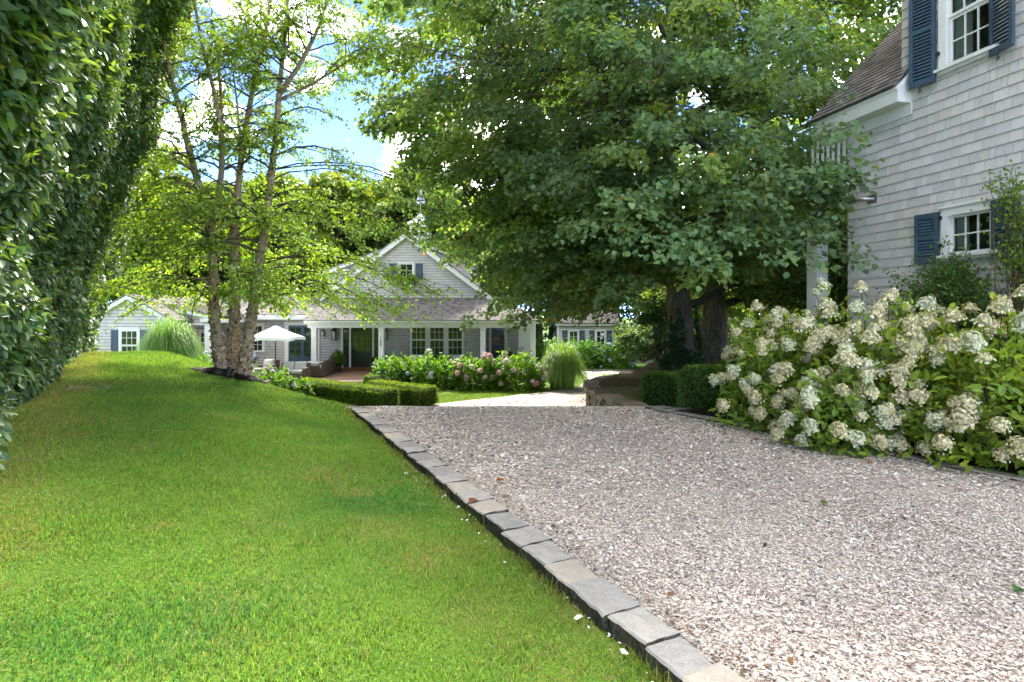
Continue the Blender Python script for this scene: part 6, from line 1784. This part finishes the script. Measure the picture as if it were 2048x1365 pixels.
for i, (x, y, H, rad, cl_, lab) in enumerate((
    (-32, 47, 16.5, 6.0, G1, 'tall broad tree far left behind the hedge end'),
    (-25, 50, 15.0, 5.5, G2, 'rounded light green tree above the left wing roof'),
    (-17.5, 48, 15.8, 5.5, G1, 'dark rounded tree directly behind the birch stems'),
    (-11, 52, 16.0, 5.5, G2, 'light green tree right of the birch crown'),
    (-4.5, 50, 15.2, 5.0, G3, 'dark tree rising behind the cupola'),
    (2.5, 52, 17, 5.5, G1, 'broad tree behind the right end of the porch roof'),
    (10, 54, 16, 6.0, G1, 'tree behind the garden cottage roof'),
    (18, 46, 15, 6.0, G2, 'yellow green tree seen between the linden trunks'),
    (26, 40, 15, 6.5, G2, 'light tree behind the porch post at the right'),
    (-28.5, 45, 16.5, 5.0, G2, 'bright green tree between the hedge end and the left wing ridge'),
    (-14.2, 45, 15.5, 4.6, G2, 'bright green tree filling the gap between the birch stems and the gable'),
    (-7.6, 46, 15.8, 4.4, G1, 'tree just left of the gable apex'))):
    far_tree(lab, x, y, H, rad, 15000, 140 + i, cl_, .5)
far_tree('dark blue green spruce behind the left wing roof', -22.2, 43, 7.5, 2.6, 4500, 160, (.03, .06, .035), .32, True, group='evergreens')
far_tree('dark evergreen between the porch and the cottage', fx(1098, 42), 42.5, 8.5, 2.4, 4500, 161, (.025, .055, .028), .3, True, group='evergreens')
far_tree('dark evergreen mass right of the cottage', fx(1285, 41), 41, 8, 3.2, 5500, 162, (.022, .05, .025), .3, True, group='evergreens')
far_tree('second dark evergreen farther right of the cottage', fx(1380, 39), 39, 8, 3.2, 5000, 163, (.03, .07, .028), .3, True, group='evergreens')
sh = 'understorey shrubs'
far_tree('grey green shrub arching left of the ivy covered trunk', fx(1312, 21.3), 21.3, 3.1, 1.25, 4500, 171, (.06, .125, .045), .12, zb=-.9, name='background_shrub', group=sh, lowbr=.0, cr=.42)
far_tree('green shrub between and behind the two linden trunks', 8.5, 25.5, 4.2, 2.2, 5000, 172, (.06, .115, .03), .16, zb=LOW, name='background_shrub', group=sh, lowbr=.0)
far_tree('yellow green shrub left of the porch post', 9.6, 17.5, 4.6, 2.4, 6000, 173, (.10, .15, .025), .13, zb=.0, name='background_shrub', group=sh, lowbr=.0)
far_tree('yellow green shrub right of the porch post', 9.8, 14.8, 4.2, 2.0, 6000, 174, (.10, .15, .022), .11, zb=.2, name='background_shrub', group=sh, lowbr=.0)
for i, (px, D_, H_, rd_, cl_, lab) in enumerate(((1345, 33, 4.6, 2.6, (.08, .14, .04), 'mid green shrub seen left of the ivied trunk below the crown'), (1480, 31, 5.0, 3.0, (.12, .17, .03), 'broad shrub filling the gap right of the linden trunks'),
    (1580, 33, 5.4, 3.2, (.13, .18, .03), 'broad light shrub behind the left side of the porch post'), (1690, 34, 5.6, 3.2, (.11, .16, .03), 'shrub behind the corner of the near house'), (1405, 36, 6.0, 3.0, (.10, .16, .035), 'tall shrub showing between the two linden trunks'))):
    far_tree(lab, fx(px, D_), D_, H_, rd_, 6500, 180 + i, cl_, .24, zb=LOW, name='background_shrub', group=sh, lowbr=.0, cr=.42)
far_tree('shrub at the left end of the wing behind the hedge end', -25.5, 38, 6.5, 3.0, 5000, 190, (.12, .19, .04), .28, zb=LOW, name='background_shrub', group=sh, lowbr=.0, cr=.42)
# ivy climbing the left linden trunk
iv = thing('ivy', 'dark ivy climbing the foot of the left linden trunk', 'ivy', (5.24, 17.05, .0))
n = 2600
a = rng.uniform(-np.pi, np.pi * .15, n); z = rng.random(n) ** 1.3 * (.95 + .75 * np.sin(a * 2.6 + 1) + .3 * np.sin(a * 9)).clip(.35, 2)
wv = .06 * rng.random(n)
keep = (rng.random(n) < .35 + .65 * (vnoise(np.stack([a * 1.5, z * 1.5], 1), 1.3, 2) > -.1))
a, z, wv = a[keep], z[keep], wv[keep]; n = len(a)
rr2 = .44 + .18 * np.exp(-z * 1.7) + wv
P = np.stack([5.22 + np.cos(a) * rr2, 17.5 + np.sin(a) * rr2, z], 1); nn = np.stack([np.cos(a), np.sin(a), 0 * a], 1)
leaves('foliage', P, unit(rng.normal(0, .5, (n, 3)) + np.array([0, 0, -.9]) + nn * .3), unit(nn + rng.normal(0, .3, (n, 3)) + np.array([0, 0, .3])), .085, .075, vary((.03, .075, .02), n, .25, .1), M['leaf_gloss'], iv)
# ------------------------------------------------------------------ patio and porch furniture
def cushion_box(mb_, x0, x1, y0, y1, z0, z1): return mb_.box(x0, x1, y0, y1, z0, z1)
ux, uy = fx(551, 28), 28.0
UM = thing('patio_umbrella', 'square white canvas patio umbrella on a wooden pole', 'umbrella', (ux, uy, fl))
za, ze = fz(651, 28), fz(676, 28); hw = 1.08
MB().tube([(ux, uy, fl), (ux, uy, za - .03)], .028, 10).build('pole', M['teak'], UM)
cn = MB(); sg = [(-1, -1), (1, -1), (1, 1), (-1, 1)]
vl = MB()
for q in range(4):
    p, p2 = np.array(sg[q]), np.array(sg[(q + 1) % 4]); nseg = 8
    for k in range(nseg):
        t0, t1 = k / nseg, (k + 1) / nseg
        for j in range(3):
            h0, h1 = j / 3, (j + 1) / 3
            def pt(t, h):
                e = (p + (p2 - p) * t) * hw * h; sagz = -.05 * math.sin(math.pi * t) * h - .04 * math.sin(math.pi * h)
                return (ux + e[0], uy + e[1], za + (ze - za) * h + sagz * -1 * 0 + (-.05 * math.sin(math.pi * h)) + .06 * math.sin(math.pi * t) * h)
            cn.quad(pt(t0, h0), pt(t1, h0), pt(t1, h1), pt(t0, h1))
        a, b_ = pt(t0, 1.0), pt(t1, 1.0)
        vl.quad(a, b_, (b_[0], b_[1], b_[2] - .15 - .02 * math.sin(k * 2)), (a[0], a[1], a[2] - .15 - .02 * math.sin((k - 1) * 2)))
cn.build('canopy', M['canvas'], UM, smooth=True); vl.build('valance', M['canvas'], UM)
for s in sg:
    MB().tube([(ux, uy, za - .08), (ux + s[0] * hw * .97, uy + s[1] * hw * .97, ze - .02)], .012, 5).build('rib', M['teak'], UM)
MB().lathe([(.03, 0), (.05, .03), (.02, .09)], (ux, uy, za - .02), 8).build('finial', M['teak'], UM)
MB().lathe([(.28, 0), (.28, .07), (.05, .1), (.05, .3)], (ux, uy, fl), 14).build('base', M['iron'], UM)

def sofa(label, x0, x1, y0, y1, back, grp=None, name='wicker_sofa'):
    S = thing(name, label, 'sofa', ((x0 + x1) / 2, (y0 + y1) / 2, fl), group=grp)
    z0 = fl
    b = MB().box(x0, x1, y0, y1, z0 + .04, z0 + .32)
    for (a, c) in ((x0 + .03, y0 + .03), (x1 - .09, y0 + .03), (x0 + .03, y1 - .09), (x1 - .09, y1 - .09)):
        MB().box(a, a + .06, c, c + .06, z0, z0 + .041).build('leg', M['teak'], S)
    b.build('seat_base', M['wicker'], S, bevel=.015)
    if back == 'y':
        MB().hexa([(x0, y1 - .16, z0 + .322), (x1, y1 - .16, z0 + .322), (x1, y1, z0 + .322), (x0, y1, z0 + .322), (x0, y1 - .06, z0 + .78), (x1, y1 - .06, z0 + .78), (x1, y1 + .06, z0 + .78), (x0, y1 + .06, z0 + .78)]).build('backrest', M['wicker'], S, bevel=.02)
        arms = [(x0, x0 + .12, y0, y1 - .17), (x1 - .12, x1, y0, y1 - .17)]
        n = max(1, round((x1 - x0 - .24) / .7)); cw_ = (x1 - x0 - .26) / n
        for k in range(n):
            a = x0 + .13 + k * cw_
            MB().box(a + .008, a + cw_ - .008, y0 + .02, y1 - .18, z0 + .323, z0 + .47).build('cushion', M['cushion'], S, bevel=.03)
            MB().hexa([(a + .01, y1 - .34, z0 + .472), (a + cw_ - .01, y1 - .34, z0 + .472), (a + cw_ - .01, y1 - .18, z0 + .472), (a + .01, y1 - .18, z0 + .472), (a + .02, y1 - .26, z0 + .84), (a + cw_ - .02, y1 - .26, z0 + .84), (a + cw_ - .02, y1 - .12, z0 + .84), (a + .02, y1 - .12, z0 + .84)]).build('back_cushion', M['cushion'], S, bevel=.03)
    else:
        MB().hexa([(x1 - .16, y0, z0 + .322), (x1, y0, z0 + .322), (x1, y1, z0 + .322), (x1 - .16, y1, z0 + .322), (x1 - .06, y0, z0 + .66), (x1 + .06, y0, z0 + .80), (x1 + .06, y1, z0 + .92), (x1 - .06, y1, z0 + .92)]).build('backrest', M['wicker'], S, bevel=.02)
        arms = [(x0, x1 - .17, y0, y0 + .12), (x0, x1 - .17, y1 - .12, y1)]
        n = max(1, round((y1 - y0 - .24) / .8)); cw_ = (y1 - y0 - .26) / n
        for k in range(n):
            a = y0 + .13 + k * cw_
            MB().box(x0 + .02, x1 - .18, a + .008, a + cw_ - .008, z0 + .323, z0 + .47).build('cushion', M['cushion'], S, bevel=.03)
    for (a, b_, c, d) in arms:
        MB().box(a, b_, c, d, z0 + .322, z0 + .58).build('arm', M['wicker'], S, bevel=.02)
    return S
sofa('brown wicker sofa seen from its side behind the first porch column', fx(625, 29.0) - .8, fx(655, 29.0), 28.3, 30.2, 'x')
sofa('low wicker lounge with grey cushions under the umbrella', fx(560, 27.6), fx(618, 27.6), 27.0, 27.85, 'y')
sofa('wicker armchair with pale cushions left of the umbrella pole', fx(513, 28.6), fx(543, 28.6), 28.8, 29.6, 'y')
sofa('dark wicker chair below the left pane of the triple window', fx(812, 31.2), fx(843, 31.2), 30.8, 31.6, 'y', 'porch chairs')
sofa('dark wicker chair below the right pane of the triple window', fx(897, 31.2), fx(930, 31.2), 30.8, 31.6, 'y', 'porch chairs')
def pillow(label, x, y, z, w, h, rx=.25, m='pillow'):
    mb_ = MB(); n = 6
    g_ = [[None] * (n + 1) for _ in range(n + 1)]
    for sgn in (-1, 1):
        for i in range(n + 1):
            for j in range(n + 1):
                u, v_ = 2 * i / n - 1, 2 * j / n - 1
                t = .085 * (1 - u ** 4) * (1 - v_ ** 4) * sgn
                k = 1 - .06 * (1 - abs(u * v_))
                g_[i][j] = (x + u * w / 2 * k, y + t + (v_ + 1) * h / 2 * math.sin(rx), z + (v_ + 1) * h / 2 * math.cos(rx))
        for i in range(n):
            for j in range(n):
                mb_.quad(g_[i][j], g_[i + 1][j], g_[i + 1][j + 1], g_[i][j + 1])
    o = mb_.build('pillow', M[m], None, off=(x, y, z), smooth=True); o.location = (x, y, z)
    tag(o, label, 'pillow')
pillow('pale pillow on the left porch chair', fx(827, 31), 31.05, fl + .5, .56, .42)
pillow('pale pillow on the right porch chair', fx(915, 31), 31.05, fl + .5, .56, .42)
pillow('pale pillow on the armchair left of the umbrella', fx(530, 28.8), 29.1, fl + .48, .52, .42, .5)
# low patio table with a vase of blue hydrangeas
tx = fx(505, 28.0)
TB = thing('patio_table', 'low pale patio table left of the umbrella', 'table', (tx, 27.9, fl))
MB().box(tx - .55, tx + .55, 27.5, 28.3, fl + .42, fl + .48).build('tabletop', M['greywood'], TB, bevel=.008)
for (a, b_) in ((-.5, 27.55), (.43, 27.55), (-.5, 28.18), (.43, 28.18)):
    MB().box(tx + a, tx + a + .07, b_, b_ + .07, fl, fl + .419).build('leg', M['greywood'], TB)
VZ = thing('flower_vase', 'vase of blue hydrangeas on the patio table', 'vase', (tx + .05, 27.9, fl + .48))
MB().lathe([(.06, 0), (.1, .08), (.1, .2), (.05, .3), (.06, .33)], (tx + .05, 27.9, fl + .48), 12).build('vase', M['white'], VZ, smooth=True)
for k, (dx, dy, dz) in enumerate(((-.14, 0, .48), (.1, -.08, .5), (0, .1, .6), (.02, -.12, .42), (.2, .05, .44), (-.05, -.02, .62))):
    o = bpy.data.objects.new('flower_head', BLUE[k % 2]); o.location = (dx, dy, dz); o.scale = (1.4,) * 3; link(o, VZ)
n = 60
P = np.array([tx + .05, 27.9, fl + .85]) + rng.normal(0, .1, (n, 3)); leaves('foliage', P, rnd_unit(n), rnd_unit(n), .14, .08, vary((.06, .15, .03), n), M['leaf'], VZ)

# ------------------------------------------------------------------ potted plants
def pot_plant(label, x, y, z, r0, h, ph, n, base, seed, mtl='pot'):
    PT = thing('potted_plant', label, 'plant', (x, y, z))
    MB().lathe([(r0 * .7, 0), (r0, h * .9), (r0 * 1.08, h * .92), (r0 * 1.08, h), (r0 * .9, h), (r0 * .9, h * .9)], (x, y, z), 14).build('pot', M[mtl], PT, smooth=False)
    r = np.random.default_rng(seed); d = rnd_unit(n, r); d[:, 2] = np.abs(d[:, 2])
    P = np.array([x, y, z + h]) + d * np.array([ph * .6, ph * .6, ph]) * (r.random((n, 1)) ** .5)
    P[:n // 3] += np.array([0, -.1, -.25]) * r.random((n // 3, 1))
    leaves('foliage', P, unit(d + r.normal(0, .5, (n, 3)) + np.array([0, 0, -.2])), unit(np.array([0, -.3, .8]) + r.normal(0, .4, (n, 3))), .12, .065, vary(base, n, .25, .2, r), M['leaf'], PT)
pot_plant('dark pot with trailing lime plants left of the front door', fx(676, 31.0), 30.9, fl, .26, .45, .75, 900, (.12, .20, .03), 181)
pot_plant('planter half hidden by the second pedestal right of the front door', fx(752, 31.2), 31.2, fl, .2, .4, .5, 400, (.10, .18, .04), 182)
pot_plant('leafy potted plant beside the side door at the right of the porch', fx(1025, 31.5), 31.5, fl, .24, .45, .62, 600, (.04, .10, .025), 183)
pot_plant('small dark potted plant under the centre of the triple window', fx(872, 31.6), 31.7, fl, .18, .55, .32, 260, (.03, .07, .02), 184)
r0 = np.random.default_rng(190)
wbp = thing('window_box_plant', 'lime foliage filling the navy box under the gable window', 'plant', ((bx0 + bx1) / 2, 32.8, fz(563, 33)))
n = 520
P = np.stack([np.where(r0.random(n) < .5, r0.normal(bx0 + .36, .17, n), r0.normal(bx1 - .26, .17, n)), 32.66 + r0.normal(0, .1, n), fz(562, 33) + np.abs(r0.normal(0, .16, n)) - .08], 1)
leaves('foliage', P, unit(r0.normal(0, .7, (n, 3)) + np.array([0, -.4, .0])), unit(np.array([0, -.4, .8]) + r0.normal(0, .4, (n, 3))), .13, .08, vary((.16, .25, .04), n, .2, .1, r0), M['leaf'], wbp)

# ------------------------------------------------------------------ weathered lounger behind the ivy
bx, by = fx(1280, 33.5), 33.6
BN = thing('garden_lounger', 'weathered grey slatted garden lounger right of the blue hydrangeas', 'lounger', (bx, by, LOW + .05))
zb_ = LOW + .05
for k in range(7):
    MB().box(bx - .75, bx + .75, by - .3 + k * .1, by - .22 + k * .1, zb_ + .36, zb_ + .385).build('seat_slat', M['greywood'], BN)
MB().box(bx - .75, bx + .85, by - .34, by - .301, zb_ + .3, zb_ + .39).build('side_rail', M['greywood'], BN); MB().box(bx - .75, bx + .85, by + .402, by + .44, zb_ + .3, zb_ + .39).build('side_rail', M['greywood'], BN)
for (dx, dy) in ((-.7, -.32), (.65, -.32), (-.7, .38), (.65, .38)):
    MB().box(bx + dx, bx + dx + .06, by + dy, by + dy + .05, zb_ - .02, zb_ + .299).build('leg', M['greywood'], BN)
for k in range(6):
    t = k / 5
    MB().box(bx - .72 - .0 + t * .42, bx - .66 + t * .42, by - .3, by + .4, zb_ + .40 + t * .38, zb_ + .43 + t * .38).build('back_slat', M['greywood'], BN)
MB().tube([(bx - .74, by - .28, zb_ + .38), (bx - .24, by - .28, zb_ + .85)], .02, 5).build('back_rail', M['greywood'], BN); MB().tube([(bx - .74, by + .38, zb_ + .38), (bx - .24, by + .38, zb_ + .85)], .02, 5).build('back_rail', M['greywood'], BN)

# ------------------------------------------------------------------ small things on the ground
sx, sy = at(180, 838, 8.6)[:2]
sz = float(lawn_z(sx, sy))
me = rough_stone('stepping_stone', .55, .4, .07, (.16, .17, .16), 77, .015, 2, .02); me.materials.append(M['granite'])
o = bpy.data.objects.new('stepping_stone', me); o.location = (sx, sy, sz - .028); o.rotation_euler = (.02, .02, .4); link(o); tag(o, 'flat grey stone set in the lawn near the hedge', 'stone')
spots = [(1735, 931, 'brown', 'brown fallen leaf on the shells just left of the exposed granite edging'), (1509, 885, 'brown', 'rust coloured fallen leaf below the left white hydrangea'), (992, 968, 'brown', 'tan fallen leaf on the shells near the middle of the left edging'),
         (1388, 738, None, None), (2030, 1193, 'green', 'fresh green leaf lying on the shells at the right edge of the picture'), (1644, 1015, 'olive', 'small olive leaf lying on the shells in the right half of the drive'), (1256, 826, 'brown', 'brown fallen leaf at the foot of the stone wall'), (936, 1010, 'brown', 'dry curled leaf beside the left granite edging')]
for (px, py, c, lab) in spots:
    if c is None: continue
    D_ = EYE * F / (py - HZ); x = fx(px, D_); z = float(drive_z(x, D_)) + .03
    cc = {'brown': (.28, .10, .03), 'green': (.06, .16, .03), 'olive': (.12, .13, .03)}[c]
    V, Fc = leaf_arrays(np.zeros((1, 3)), np.array([[.8, .5, .12]]), np.array([[0, -.2, 1.0]]), .1, .06, .25, .2)
    o = mobj('fallen_leaf', mesh_np('fallen_leaf', V, Fc, np.tile(cc, (6, 1))), M['leaf'], None, (x, D_, z)); tag(o, lab, 'leaf', 'fallen leaves on the shell drive')
